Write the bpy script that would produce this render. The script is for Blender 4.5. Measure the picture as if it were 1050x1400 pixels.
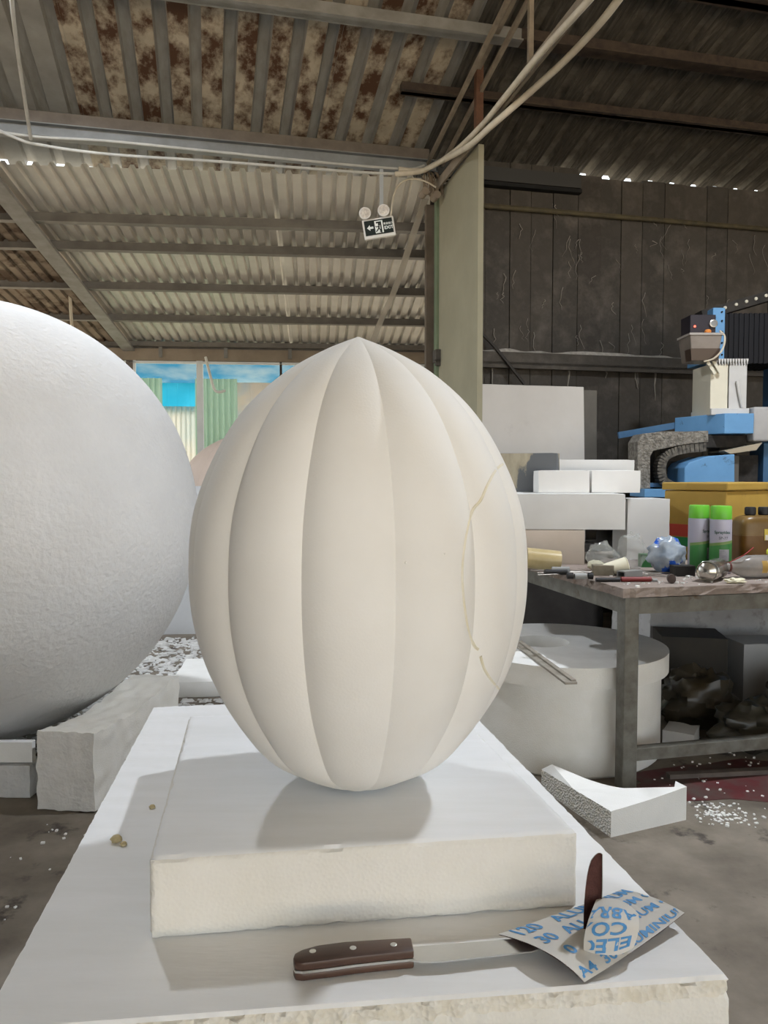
import bpy, bmesh, math, random
from mathutils import Vector, Matrix, noise
from mathutils.bvhtree import BVHTree
random.seed(7)
for o in list(bpy.data.objects): bpy.data.objects.remove(o)
S = bpy.context.scene
C = S.collection
PI = math.pi

# ------------------------------------------------------------------ camera
CAMZ = 1.2
PITCH = -math.atan(50/1050)
cam = bpy.data.cameras.new('camera'); camo = bpy.data.objects.new('camera', cam); C.objects.link(camo)
cam.sensor_fit = 'VERTICAL'; cam.sensor_height = 36; cam.lens = 27
camo.location = (0, 0, CAMZ); camo.rotation_euler = (PI/2 + PITCH, 0, 0)
cam.clip_start = .05; cam.clip_end = 200
S.camera = camo

# ------------------------------------------------------------------ sky, sun, exposure
W = bpy.data.worlds.new('sky'); S.world = W; W.use_nodes = True
W.node_tree.nodes['Background'].inputs[0].default_value = (.86, .94, 1.0, 1)
W.node_tree.nodes['Background'].inputs[1].default_value = 1.8
sun = bpy.data.lights.new('sun', 'SUN'); sun.energy = 26; sun.angle = .01; sun.color = (1, .92, .80)
suno = bpy.data.objects.new('sun', sun); C.objects.link(suno)
suno.rotation_euler = (math.radians(30), 0, math.radians(12))     # high behind the open front of the shed
S.view_settings.view_transform = 'Standard'; S.view_settings.look = 'None'
S.view_settings.gamma = 1; S.view_settings.use_curve_mapping = False
S.view_settings.exposure = 0.65
LAMP_POWER = 76

# ------------------------------------------------------------------ helpers: placing
def ray(px, py):
    a = (px-525)/1050; b = (700-py)/1050; c, s = math.cos(PITCH), math.sin(PITCH)
    return Vector((a, c-b*s, s+b*c))
def at_z(px, py, z):
    d = ray(px, py); return Vector((0, 0, CAMZ)) + d*((z-CAMZ)/d.z)
def at_d(px, py, Y):
    d = ray(px, py); return Vector((0, 0, CAMZ)) + d*(Y/d.y)
BANG = math.radians(12.9); LANG = math.radians(5.0)
def loc(ang, v, u, z): return Vector((v*math.cos(ang)-u*math.sin(ang), v*math.sin(ang)+u*math.cos(ang), z))
def inv(ang, p): return Vector((p[0]*math.cos(ang)+p[1]*math.sin(ang), -p[0]*math.sin(ang)+p[1]*math.cos(ang), p[2]))
def wB(v, u, z): return loc(BANG, v, u, z)

# ------------------------------------------------------------------ helpers: materials
MATS = {}
def mat(name, c1, c2=None, scale=6, rough=.7, metal=0, bump=0, bscale=40, lo=.35, hi=.65, detail=6, stretch=None,
        voro=False, c3=None, s3=3, lo3=.55, hi3=.62, trans=0, emit=None, alpha=1, spec=.3, ior=1.45, bdist=.01, sss=0):
    if name in MATS: return MATS[name]
    m = bpy.data.materials.new(name); m.use_nodes = True; nt = m.node_tree; N = nt.nodes; L = nt.links
    p = N['Principled BSDF']; p.inputs['Roughness'].default_value = rough; p.inputs['Metallic'].default_value = metal
    p.inputs['Base Color'].default_value = (*c1, 1); p.inputs['Specular IOR Level'].default_value = spec
    p.inputs['IOR'].default_value = ior
    tc = N.new('ShaderNodeTexCoord'); src = tc.outputs['Object']
    if stretch:
        mp = N.new('ShaderNodeMapping'); mp.inputs['Scale'].default_value = stretch; L.new(src, mp.inputs[0]); src = mp.outputs[0]
    if c2:
        n = N.new('ShaderNodeTexNoise'); n.inputs['Scale'].default_value = scale; n.inputs['Detail'].default_value = detail
        n.inputs['Roughness'].default_value = .6
        L.new(src, n.inputs['Vector'])
        r = N.new('ShaderNodeValToRGB'); r.color_ramp.elements[0].position = lo; r.color_ramp.elements[1].position = hi
        r.color_ramp.elements[0].color = (*c1, 1); r.color_ramp.elements[1].color = (*c2, 1)
        L.new(n.outputs['Fac'], r.inputs[0]); out = r.outputs[0]
        if c3:
            n3 = N.new('ShaderNodeTexNoise'); n3.inputs['Scale'].default_value = s3; n3.inputs['Detail'].default_value = 9
            n3.inputs['Roughness'].default_value = .65
            L.new(src, n3.inputs['Vector'])
            r3 = N.new('ShaderNodeValToRGB'); r3.color_ramp.elements[0].position = lo3; r3.color_ramp.elements[1].position = hi3
            L.new(n3.outputs['Fac'], r3.inputs[0])
            mx = N.new('ShaderNodeMixRGB'); L.new(r3.outputs[0], mx.inputs[0]); L.new(out, mx.inputs[1]); mx.inputs[2].default_value = (*c3, 1)
            out = mx.outputs[0]
        L.new(out, p.inputs['Base Color'])
    if bump:
        if voro:
            b = N.new('ShaderNodeTexVoronoi'); b.inputs['Scale'].default_value = bscale; o = b.outputs['Distance']
        else:
            b = N.new('ShaderNodeTexNoise'); b.inputs['Scale'].default_value = bscale; b.inputs['Detail'].default_value = 4; o = b.outputs['Fac']
        L.new(src, b.inputs['Vector'])
        bm = N.new('ShaderNodeBump'); bm.inputs['Strength'].default_value = bump; bm.inputs['Distance'].default_value = bdist
        L.new(o, bm.inputs['Height']); L.new(bm.outputs[0], p.inputs['Normal'])
    if trans: p.inputs['Transmission Weight'].default_value = trans
    if alpha < 1: p.inputs['Alpha'].default_value = alpha
    if sss:
        p.inputs['Subsurface Weight'].default_value = sss; p.inputs['Subsurface Radius'].default_value = (.02, .018, .014)
    if emit:
        p.inputs['Emission Color'].default_value = (*emit[0], 1); p.inputs['Emission Strength'].default_value = emit[1]
    MATS[name] = m; return m
FOAM = mat('white_foam', (.80, .79, .755), (.85, .84, .81), scale=9, rough=.85, bump=.25, bscale=260, voro=True, bdist=.0015)
FOAMC = mat('cream_foam', (.78, .755, .69), (.83, .81, .76), scale=8, rough=.9, bump=.4, bscale=200, voro=True, bdist=.002)
FOAMT = mat('torn_foam', (.74, .70, .60), (.84, .82, .77), scale=60, rough=.95, bump=1, bscale=130, voro=True, bdist=.012)
FOAMR = mat('rough_cut_foam', (.76, .74, .70), (.84, .82, .79), scale=14, rough=.95, bump=.7, bscale=60, bdist=.008)
FOAMBD = mat('beady_foam_edge', (.74, .69, .58), (.84, .81, .74), scale=45, rough=.95, bump=.6, bscale=150, voro=True, bdist=.004)
FOAMEGG = mat('carved_egg_foam', (.79, .775, .74), (.83, .82, .79), scale=5, rough=.7, bump=.12, bscale=300, voro=True, bdist=.001)
FOAMBALL = mat('carved_ball_foam', (.73, .725, .715), (.78, .775, .765), scale=4, rough=.9, bump=.45, bscale=48, bdist=.014)
FOAMG = mat('dusty_grey_foam', (.55, .54, .52), (.68, .67, .65), scale=6, rough=.95, bump=.5, bscale=60, bdist=.01)
FOAMW = mat('scratched_white_foam', (.82, .82, .81), (.86, .86, .86), scale=5, rough=.75, bump=.2, bscale=40, bdist=.002, stretch=(1, 6, 1))
FOAMPK = mat('pinkish_foam', (.62, .50, .42), (.70, .58, .50), scale=4, rough=.9)

# ------------------------------------------------------------------ helpers: meshes
class MB:
    def __init__(s): s.v = []; s.f = []; s.m = []
    def add(s, vs, fs, mi=0):
        b = len(s.v); s.v += [tuple(v) for v in vs]; s.f += [tuple(b+i for i in f) for f in fs]; s.m += [mi]*len(fs)
    def box8(s, p, mi=0):
        s.add(p, [(0, 3, 2, 1), (4, 5, 6, 7), (0, 1, 5, 4), (1, 2, 6, 5), (2, 3, 7, 6), (3, 0, 4, 7)], mi)
    def box(s, c, d, M=None, mi=0):
        x, y, z = d[0]/2, d[1]/2, d[2]/2
        p = [Vector(q) for q in ((-x, -y, -z), (x, -y, -z), (x, y, -z), (-x, y, -z), (-x, -y, z), (x, -y, z), (x, y, z), (-x, y, z))]
        s.box8([(M @ q if M else q)+Vector(c) for q in p], mi)
    def bar(s, a, b, w, h, mi=0, up=(0, 0, 1)):
        a = Vector(a); b = Vector(b); d = (b-a).normalized(); up = Vector(up)
        x = d.cross(up); x = x.normalized() if x.length > 1e-6 else Vector((1, 0, 0)); y = x.cross(d).normalized()
        x *= w/2; y *= h/2
        s.box8([a-x-y, a+x-y, b+x-y, b-x-y, a-x+y, a+x+y, b+x+y, b-x+y], mi)
    def tube(s, pts, r, n=8, mi=0):
        pts = [Vector(p) for p in pts]; vs = []; fs = []
        rr = r if isinstance(r, (list, tuple)) else [r]*len(pts)
        prev = None
        for i, p in enumerate(pts):
            t = (pts[min(i+1, len(pts)-1)]-pts[max(i-1, 0)]).normalized()
            if prev is None:
                x = t.orthogonal().normalized()
            else:
                x = prev-t*prev.dot(t); x = x.normalized() if x.length > 1e-6 else t.orthogonal().normalized()
            prev = x; y = t.cross(x)
            for k in range(n):
                a = 2*PI*k/n; vs.append(p+(x*math.cos(a)+y*math.sin(a))*rr[i])
        for i in range(len(pts)-1):
            for k in range(n):
                k2 = (k+1) % n; fs.append((i*n+k, i*n+k2, (i+1)*n+k2, (i+1)*n+k))
        fs.append(tuple(range(n-1, -1, -1))); fs.append(tuple((len(pts)-1)*n+k for k in range(n)))
        s.add(vs, fs, mi)
    def lathe(s, prof, n=32, M=None, mi=0, cap=True):
        vs = []; fs = []
        for r, z in prof:
            for k in range(n):
                a = 2*PI*k/n; q = Vector((r*math.cos(a), r*math.sin(a), z)); vs.append(M @ q if M else q)
        for i in range(len(prof)-1):
            for k in range(n):
                k2 = (k+1) % n; fs.append((i*n+k, i*n+k2, (i+1)*n+k2, (i+1)*n+k))
        if cap: fs.append(tuple(range(n-1, -1, -1))); fs.append(tuple((len(prof)-1)*n+k for k in range(n)))
        s.add(vs, fs, mi)
    def prism(s, poly, z0, z1, M=None, mi=0):
        n = len(poly); vs = [Vector((x, y, z0)) for x, y in poly]+[Vector((x, y, z1)) for x, y in poly]
        if M: vs = [M @ v for v in vs]
        s.add(vs, [tuple(range(n-1, -1, -1)), tuple(range(n, 2*n))]+[(i, (i+1) % n, n+(i+1) % n, n+i) for i in range(n)], mi)
    def grid(s, fn, nu, nv, mi=0):
        vs = [fn(i/nu, j/nv) for j in range(nv+1) for i in range(nu+1)]
        s.add(vs, [(j*(nu+1)+i, j*(nu+1)+i+1, (j+1)*(nu+1)+i+1, (j+1)*(nu+1)+i) for j in range(nv) for i in range(nu)], mi)
    def build(s, name, mats, parent=None, smooth=None, at=None, rz=0, bev=0, weld=False):
        me = bpy.data.meshes.new(name); me.from_pydata(s.v, [], s.f)
        for m in (mats if isinstance(mats, (list, tuple)) else [mats]): me.materials.append(m)
        me.polygons.foreach_set('material_index', s.m)
        if weld or bev:
            bm = bmesh.new(); bm.from_mesh(me)
            if weld: bmesh.ops.remove_doubles(bm, verts=bm.verts, dist=1e-5)
            if bev: bmesh.ops.bevel(bm, geom=list(bm.edges), offset=bev, segments=2, affect='EDGES', profile=.5)
            bm.to_mesh(me); bm.free()
        if smooth is not None:
            me.shade_smooth(); me.set_sharp_from_angle(angle=math.radians(smooth))
        me.update()
        return link(name, me, parent, at, rz)
def link(name, me, parent=None, at=None, rz=0):
    o = bpy.data.objects.new(name, me); C.objects.link(o)
    if parent: o.parent = parent
    if at is not None: o.location = at
    o.rotation_euler = (0, 0, rz); return o
def tag(o, label=None, cat=None, group=None, kind=None):
    if label: o['label'] = label
    if cat: o['category'] = cat
    if group: o['group'] = group
    if kind: o['kind'] = kind
    return o
def thing(name, label, cat, at=(0, 0, 0), rz=0, group=None): return tag(link(name, None, None, at, rz), label, cat, group)
def struct(name, ang=0, at=(0, 0, 0)):
    return tag(link(name, None, None, at, ang), kind='structure')
def foam_cells(corners, z0, z1, n, edge=.004, face=.0008, bot=None, seed=0, torn=0):
    """foam block from four plan corners (counter-clockwise): faces cut into small quads, edges worn unevenly"""
    nx, ny, nz = n; mb = MB(); c = [Vector((p[0], p[1])) for p in corners]
    cc = sum(c, Vector((0, 0)))/4
    def P(a, b, g):
        q = c[0]*(1-a)*(1-b)+c[1]*a*(1-b)+c[2]*a*b+c[3]*(1-a)*b
        z = z0+(z1-z0)*g; p = Vector((q.x, q.y, z))
        on = (a in (0, 1))+(b in (0, 1))+(g in (0, 1))
        k = noise.noise(p*31+Vector((seed, 0, 0)))*.5+noise.noise(p*90)*.5
        if on >= 2:
            e = edge*(.55+.9*abs(k)+.5*k)
            ctr = Vector((cc.x, cc.y, (z0+z1)/2)); d = Vector((0, 0, 0))
            if a in (0, 1) or b in (0, 1):
                h = Vector((cc.x-p.x, cc.y-p.y, 0)).normalized(); d += h*e
            if g == 1: d.z -= e*.8
            if g == 0 and bot is None: d.z += e*.3
            p += d
        else:
            p += (p-Vector((cc.x, cc.y, (z0+z1)/2))).normalized()*face*k
        if torn and g < 1 and (g-1)*(z1-z0) > -torn and (a in (0, 1) or b in (0, 1)):
            h = Vector((cc.x-p.x, cc.y-p.y, 0)).normalized(); p += h*(.006*noise.noise(p*70)+.005*noise.noise(p*160)+.004)
        return p
    g = mb.grid
    g(lambda a, b: P(a, b, 1), nx, ny); g(lambda a, b: P(b, a, 0), ny, nx)
    g(lambda a, b: P(a, 0, b), nx, nz, 1); g(lambda a, b: P(1-a, 1, b), nx, nz, 1)
    g(lambda a, b: P(1, a, b), ny, nz, 1); g(lambda a, b: P(0, 1-a, b), ny, nz, 1)
    if torn:
        for i, f in enumerate(mb.f):
            if mb.m[i] == 1 and sum(mb.v[j][2] for j in f)/4 > z1-torn: mb.m[i] = 2
    return mb, cc
def foam_quad(name, corners, z0, z1, n, mats, label=None, cat=None, edge=.004, face=.0008, group=None, parent=None, seed=0, torn=0):
    mb, cc = foam_cells(corners, z0, z1, n, edge, face, seed=seed, torn=torn)
    mb.v = [(v[0]-cc.x, v[1]-cc.y, v[2]-z0) for v in mb.v]
    o = mb.build(name, mats, parent, smooth=40, at=(cc.x, cc.y, z0), weld=True)
    return tag(o, label, cat, group)
def px_box(name, label, cat, xl, xr, yt, yb, Y, depth, rz, mats, z0=None, edge=.004, n=None, group=None, z1=None):
    """foam block whose front face covers the given stretch at distance Y"""
    a = at_d(xl, yb, Y); b = at_d(xr, yb, Y); w = (b.x-a.x)/math.cos(rz)
    if z0 is None: z0 = a.z
    if z1 is None: z1 = at_d(xl, yt, Y).z
    f = Vector((math.cos(rz), math.sin(rz))); d = Vector((-f.y, f.x)); m = Vector(((a.x+b.x)/2, Y))
    cs = [m-f*w/2, m+f*w/2, m+f*w/2+d*depth, m-f*w/2+d*depth]
    n = n or (max(2, int(w/.03)), max(2, int(depth/.04)), max(2, int((z1-z0)/.03)))
    return foam_quad(name, cs, z0, z1, n, mats, label, cat, edge, group=group, seed=xl)
def text_mesh(body, size, bold=0):
    cu = bpy.data.curves.new('t', 'FONT'); cu.body = body; cu.size = size; cu.align_x = 'LEFT'; cu.resolution_u = 3; cu.offset = size*bold
    o = bpy.data.objects.new('t', cu); C.objects.link(o)
    me = bpy.data.meshes.new_from_object(o.evaluated_get(bpy.context.evaluated_depsgraph_get()))
    vs = [v.co.copy() for v in me.vertices]; fs = [tuple(p.vertices) for p in me.polygons]
    bpy.data.objects.remove(o); bpy.data.curves.remove(cu); bpy.data.meshes.remove(me)
    return vs, fs
def spline(pts, n=8):
    pts = [Vector(p) for p in pts]; out = []
    for i in range(len(pts)-1):
        p0 = pts[max(i-1, 0)]; p1 = pts[i]; p2 = pts[i+1]; p3 = pts[min(i+2, len(pts)-1)]
        for k in range(n):
            t = k/n
            out.append(.5*((2*p1)+(p2-p0)*t+(2*p0-5*p1+4*p2-p3)*t*t+(3*p1-p0-3*p2+p3)*t**3))
    return out+[pts[-1]]
def bez(cp, u, v):
    def b(t): return ((1-t)**3, 3*t*(1-t)**2, 3*t*t*(1-t), t**3)
    bu, bv = b(u), b(v); r = Vector((0, 0, 0))
    for j in range(4):
        for i in range(4): r += cp[j][i]*(bu[i]*bv[j])
    return r

# ================================================================== THE SHED
M_FLOOR = mat('concrete_floor', (.125, .105, .083), (.25, .215, .172), scale=3.0, rough=.85, bump=.3, bscale=30, c3=(.07, .06, .05), s3=5, lo3=.58, hi3=.66, detail=10)
mb = MB(); mb.box((0, 3, -.05), (60, 60, .1)); fl = mb.build('floor', M_FLOOR); tag(fl, kind='structure')

STEELP = mat('painted_grey_steel', (.26, .255, .235), (.19, .18, .16), scale=7, rough=.6)
STEELD = mat('rusty_dark_steel', (.075, .055, .04), (.04, .03, .025), scale=12, rough=.85)
STEELB = mat('brownish_steel', (.17, .145, .12), (.13, .11, .09), scale=9, rough=.7)
RIBM = mat('grey_sheet_rib', (.29, .28, .25), (.22, .205, .18), scale=5, rough=.5, stretch=(4, 1, 1))
RUSTM = mat('rusted_sheet', (.34, .295, .22), (.46, .39, .29), scale=5, rough=.85, c3=(.075, .036, .018), s3=3.6, lo3=.43, hi3=.58, stretch=(1.7, 1.1, 1))
CLEANM = mat('dull_grey_sheet', (.30, .29, .26), (.22, .21, .19), scale=4, rough=.6)
OLDM = mat('dark_dusty_sheet', (.085, .076, .062), (.05, .045, .037), scale=7, rough=.95, stretch=(8, 1, 1), c3=(.14, .125, .10), s3=3, lo3=.56, hi3=.7)
OLDRIB = mat('dark_sheet_rib', (.16, .145, .12), (.075, .067, .055), scale=6, rough=.9)

RIDGE = 0.0
def roof_z(u): return 3.80+.218*(6.05-u) if u > RIDGE else 3.80+.218*6.05+.15*u
ceil = struct('ceiling', BANG)
def rib_profile(v0, n, pitch, flat, sl, h, fine=0):
    pts = [(v0-.012, .002, 0)]; v = v0
    for i in range(n):
        if fine:
            pts.append((v, 0, 0))
            for k in range(fine):
                a = v+flat*(k+.25)/fine
                pts += [(a, 0, 0), (a+flat*.2/fine, .007, 0), (a+flat*.4/fine, .007, 0), (a+flat*.6/fine, 0, 0)]
        else: pts.append((v, 0, 0))
        pts += [(v+flat, 0, 1), (v+flat+sl, h, 1), (v+pitch-sl, h, 1)]
        v += pitch
    pts.append((v+.012, .002, 0)); return pts
def sheet(parent, prof, us, zf, mats, name='roof_sheet', dz=0, sag=0):
    mb = MB(); n = len(us); m = len(prof)
    vs = [(p[0], u, zf(u)+p[1]+dz+sag*noise.noise(Vector((p[0]*1.3, u*2, dz*100)))) for u in us for p in prof]
    b = len(mb.v); mb.v += vs
    for j in range(n-1):
        for i in range(m-1):
            mb.f.append((j*m+i, (j+1)*m+i, (j+1)*m+i+1, j*m+i+1)); mb.m.append(prof[i][2])
    return mb.build(name, mats, parent)
PITCHM = .215
v = -5.16; k = 0
while v < 9:
    n = 4
    if v < -1.0: ms = [CLEANM, RIBM]
    elif v < 1.3: ms = [RUSTM, RIBM]
    elif v < 1.7: ms = [CLEANM, OLDRIB]
    else: ms = [OLDM, OLDRIB]
    if v < -3: ms = [RUSTM, RIBM]
    far = 6.71 if v+.2 < 2.0 else 6.22
    us = [3.2+i*(far-3.2)/6 for i in range(7)]
    sheet(ceil, rib_profile(v, n, PITCHM, .125, .012, .04, fine=3 if v > 1.7 else 0), us, roof_z, ms, dz=.004*(k % 2), sag=.006 if v > 1.7 else 0)
    v += n*PITCHM; k += 1
# rest of the roof over the camera (no ribs to be told apart there)
mb = MB()
prof = rib_profile(-8, 80, PITCHM, .125, .012, .04)
o = sheet(ceil, prof, [-6.3, -3, 0, 1.6, 3.3], lambda u: roof_z(u)+.05, [CLEANM, RIBM], name='roof_field'); o['kind'] = 'stuff'
def purlin(u, v0, v1, w, h, m, drop=0):
    mb = MB(); z = roof_z(u)-h/2-drop
    mb.box(((v0+v1)/2, u, z), (v1-v0, w, h)); mb.box(((v0+v1)/2, u-w/2+.006, z-h/2+.004), (v1-v0, w*1.3, .008))
    return mb.build('purlin', m, ceil)
purlin(4.79, -5.1, 2.0, .06, .09, STEELP); purlin(4.79, 2.0, 8.9, .07, .09, STEELD)
purlin(5.36, 1.35, 8.9, .06, .07, STEELD); purlin(4.26, -5.1, 1.8, .06, .09, STEELP); purlin(4.26, 1.8, 8.9, .08, .10, STEELD)
purlin(6.05, -5.1, 1.75, .06, .10, STEELB)
mb = MB()   # channel slung under the last purlin
mb.box((-1.7, 6.02, 3.645), (7.0, .05, .085)); mb.box((-1.7, 5.985, 3.605), (7.0, .07, .006)); mb.box((-1.7, 5.985, 3.69), (7.0, .07, .006))
mb.build('eaves_channel', mat('bluish_grey_steel', (.24, .25, .25), (.18, .185, .18), scale=5, rough=.5), ceil)

# ---- dark back wall on the right
DARKW = [mat('dark_wall_board_%d' % i, c, (c[0]*.62, c[1]*.62, c[2]*.62), scale=5, rough=.95, bump=.4, bscale=25, c3=(.145, .13, .112), s3=5, lo3=.46, hi3=.75)
         for i, c in enumerate([(.082, .073, .062), (.075, .068, .059), (.09, .08, .068), (.07, .062, .054)])]
wb = struct('wall_back', BANG)
v = 1.86; i = 0
while v < 7.0:
    w = random.uniform(.185, .235); mb = MB()
    hb_ = random.uniform(3.712, 3.746) if 2.9 < v < 5.6 else 3.78
    mb.box((v+w/2, 6.10+random.uniform(-.008, .008), hb_/2), (w-.005, .05, hb_))
    mb.build('wall_board', random.choice(DARKW), wb); v += w; i += 1
mb = MB(); mb.box((4.5, 6.16, 1.86), (5.4, .02, 3.72)); mb.build('wall_backing', STEELD, wb)
DUST = mat('white_foam_dust', (.55, .52, .47), (.36, .33, .29), scale=20, rough=1, bump=1, bscale=80)
mb = MB(); mb.box((4.4, 6.03, 2.165), (5.2, .09, .10)); mb.box((4.4, 6.0, 2.11), (5.2, .03, .05)); mb.build('wall_rail', DARKW[2], wb)
mb = MB()
mb.grid(lambda a, b: Vector((1.84+5.1*a, 5.985+.09*b, 2.216+(.035*max(0, noise.noise(Vector((a*22, b*2, 0)))+.25)*math.sin(PI*b)+.012*math.sin(PI*b)))), 160, 4)
tag(mb.build('dust_ridge', DUST, wb), kind='stuff')
mb = MB(); mb.tube([(1.86, 6.04, 3.40), (7.0, 6.04, 3.40)], .022); mb.build('wall_pipe', mat('dull_ochre_pipe', (.12, .10, .055), (.07, .06, .04), scale=8), wb)
mb = MB(); mb.box((2.45, 6.05, 3.66), (1.25, .05, .11)); mb.build('wall_beam', mat('dark_slate_steel', (.06, .06, .058), rough=.8), wb)
mb = MB(); mb.box((2.45, 6.04, 3.575), (1.25, .07, .03)); mb.build('gap_strip', mat('gap_shade_black', (.012, .012, .012)), wb)  # shade of the gap below the beam, put in as a near-black strip
mb = MB()   # cobweb and foam strands
def strand(v, z, ln, r, sw):
    pts = [Vector((v, 6.062, z))]
    for k in range(6):
        pts.append(pts[-1]+Vector((random.uniform(-sw, sw), random.uniform(-.006, .004), -ln/6)))
    mb.tube(pts, [r*(1-.12*q) for q in range(7)], 5)
for k in range(70): strand(random.uniform(1.95, 6.4), random.uniform(2.3, 3.5), random.uniform(.04, .22), random.uniform(.002, .005), .022)
for k in range(7): strand(random.uniform(3.4, 5.2), random.uniform(3.2, 3.45), random.uniform(.05, .25), random.uniform(.002, .005), .04)
for k in range(6): strand(random.uniform(2.0, 4.6), 2.12, random.uniform(.06, .3), random.uniform(.006, .013), .01)
tag(mb.build('dust_strands', mat('grey_cobweb', (.26, .24, .21), rough=1), wb), kind='stuff')
mb = MB(); mb.tube(spline([(1.95, 6.05, 3.05), (2.02, 6.04, 2.8), (2.08, 6.03, 2.5), (2.3, 5.98, 2.25), (2.55, 5.95, 1.95)], 6), .014, 6)
mb.build('wall_cord', mat('dirty_dark_cord', (.05, .045, .04)), wb)
wr = struct('wall_right', BANG)  # unseen wall, added to keep the right side dark
for k in range(24):
    mb = MB(); mb.box((7.03, 6.0-.51*k-.25, 2.2), (.06, .49, 4.4)); mb.build('wall_board', DARKW[k % 4], wr)

wf = struct('wall_front', BANG)      # unseen, added behind the camera: one wide doorway, placed to steer the daylight
for k in range(5):
    mb = MB(); mb.box((-5.9+.5*k, -6.2, 2.1), (.49, .06, 4.2)); mb.build('wall_board', DARKW[k % 4], wf)
mb = MB(); mb.box((1.7, -6.2, 4.05), (10.6, .08, .3)); mb.build('door_lintel', STEELD, wf)
wlf = struct('wall_left', BANG)  # unseen wall, added to cut daylight on the egg's left side
for k in range(24):
    mb = MB(); mb.box((-6.2, -6.1+.51*k+.25, 2.3), (.06, .5, 4.6)); mb.build('wall_board', DARKW[k % 4], wlf)
mb = MB(); mb.box((0, -18.8, -.02), (40, 25, .05)); tag(mb.build('bounce_ground', mat('warm_bounce_surface', (.54, .465, .37), (.46, .39, .30), scale=1.5, rough=.9), None, rz=BANG), kind='structure')  # unseen ground, added pale and warm to bounce sunlight into the shed

# ---- short partition beside the opening
wp = struct('wall_partition', BANG)
OLIVE = mat('olive_beige_board', (.30, .275, .19), (.26, .24, .165), scale=2.5, rough=.8)
mb = MB(); mb.box((1.86, 5.58, 1.74), (.04, .92, 3.48)); mb.build('board', OLIVE, wp)
mb = MB(); mb.box((1.845, 6.08, 1.72), (.05, .07, 3.44)); mb.build('green_edge_strip', mat('green_grey_strip', (.20, .25, .155), (.17, .21, .13), scale=3), wp)
mb = MB(); mb.box((1.80, 6.14, 1.70), (.09, .05, 3.40)); mb.build('brown_post', mat('brown_post', (.13, .10, .075), (.09, .07, .05), scale=6), wp)

# ---- roof truss over the partition
tr = struct('trim_1', BANG)
CHORD = mat('dusty_beige_steel', (.30, .25, .185), (.20, .165, .125), scale=9, rough=.9)
mb = MB(); mb.box((1.83, 4.0, 3.535), (.07, 4.3, .012)); mb.box((1.80, 4.0, 3.50), (.012, 4.3, .075)); mb.build('bottom_chord', CHORD, tr)
for dv in (-.07, .05):
    mb = MB(); mb.bar((1.80+dv, 6.0, roof_z(6.0)-.13), (1.80+dv, 2.6, roof_z(2.6)-.30), .022, .035); mb.build('top_chord', CHORD, tr)
mb = MB(); mb.bar((1.84, 5.12, 3.54), (1.84, 5.12, 4.0), .05, .05, up=(0, 1, 0)); mb.build('truss_post', mat('rust_brown_post', (.17, .085, .05), (.10, .05, .03), scale=10), tr)
mb = MB(); mb.bar((1.83, 5.1, 3.98), (1.83, 3.9, 4.16), .03, .03); mb.build('web_bar', CHORD, tr)
mb = MB(); mb.bar((1.84, 4.25, 3.54), (1.84, 4.25, 4.17), .028, .028, up=(0, 1, 0)); mb.build('web_bar', CHORD, tr)
mb = MB()
for k in range(14):
    a = Vector((1.77+random.uniform(-.09, .02), 6.02+random.uniform(-.05, .04), 3.62)); mb.tube(spline([a, a+Vector((random.uniform(-.04, .05), -.05, -.07)), a+Vector((random.uniform(-.06, .08), -.05, -.2))], 3), .006, 5)
mb.build('wire_tangle', mat('dusty_wire', (.22, .17, .12)), tr)
mb = MB()
for dx, dz in ((-.04, 0), (.055, -.02)): mb.lathe([(.03, 0), (.03, .1)], 14, Matrix.Translation((1.70+dx+.02, 5.98, 3.42+dz)) @ Matrix.Rotation(PI/2, 4, 'X'))
mb.build('bracket_pipe', mat('bracket_pipe', (.25, .2, .15)), tr)

# ---- lean-to roof at the back
le = struct('ceiling_lean_to', LANG)
def lz(u): return 3.565-.14*(u-6.19)
LEAN = mat('galvanised_sheet', (.58, .56, .50), (.50, .475, .425), scale=3, rough=.45, metal=.15)
LEANR = mat('galvanised_rib', (.66, .63, .56), (.56, .53, .475), scale=3, rough=.4, metal=.15)
LEANO = mat('old_brown_sheet', (.17, .13, .095), (.26, .21, .16), scale=2.2, rough=.95, c3=(.09, .06, .04), s3=3, lo3=.5, hi3=.6)
v = -2.46; k = 0
while v < 3.2:
    n = 6; sheet(le, rib_profile(v, n, .12, .062, .014, .028), [6.19 if v < .5 else 6.75, 8.3, 10.62], lz, [LEAN, LEANR], dz=.004*((k*7) % 3)/2); v += n*.12; k += 1
v = -2.46-.12*24
for k in range(4):
    sheet(le, rib_profile(v, 6, .12, .07, .014, .022), [6.19, 8.3, 10.62], lz, [LEANO, LEANO], dz=-.02-.012*(k % 2)); v += .72
LPUR = mat('lean_to_purlin', (.19, .175, .15), (.14, .128, .11), scale=6, rough=.6)
for u in (6.94, 7.49, 8.45, 9.42):
    mb = MB(); mb.box((.3, u, lz(u)-.05), (9.6, .05, .085)); mb.box((.3, u-.03, lz(u)-.09), (9.6, .06, .007)); mb.build('purlin', LPUR, le)
mb = MB(); mb.box((.3, 10.42, lz(10.42)-.045), (9.6, .06, .06)); mb.build('purlin', LPUR, le)
mb = MB(); mb.bar((-2.46, 6.1, lz(6.1)-.115), (-2.46, 10.5, lz(10.5)-.115), .15, .03); mb.build('rafter', STEELP, le)

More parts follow.
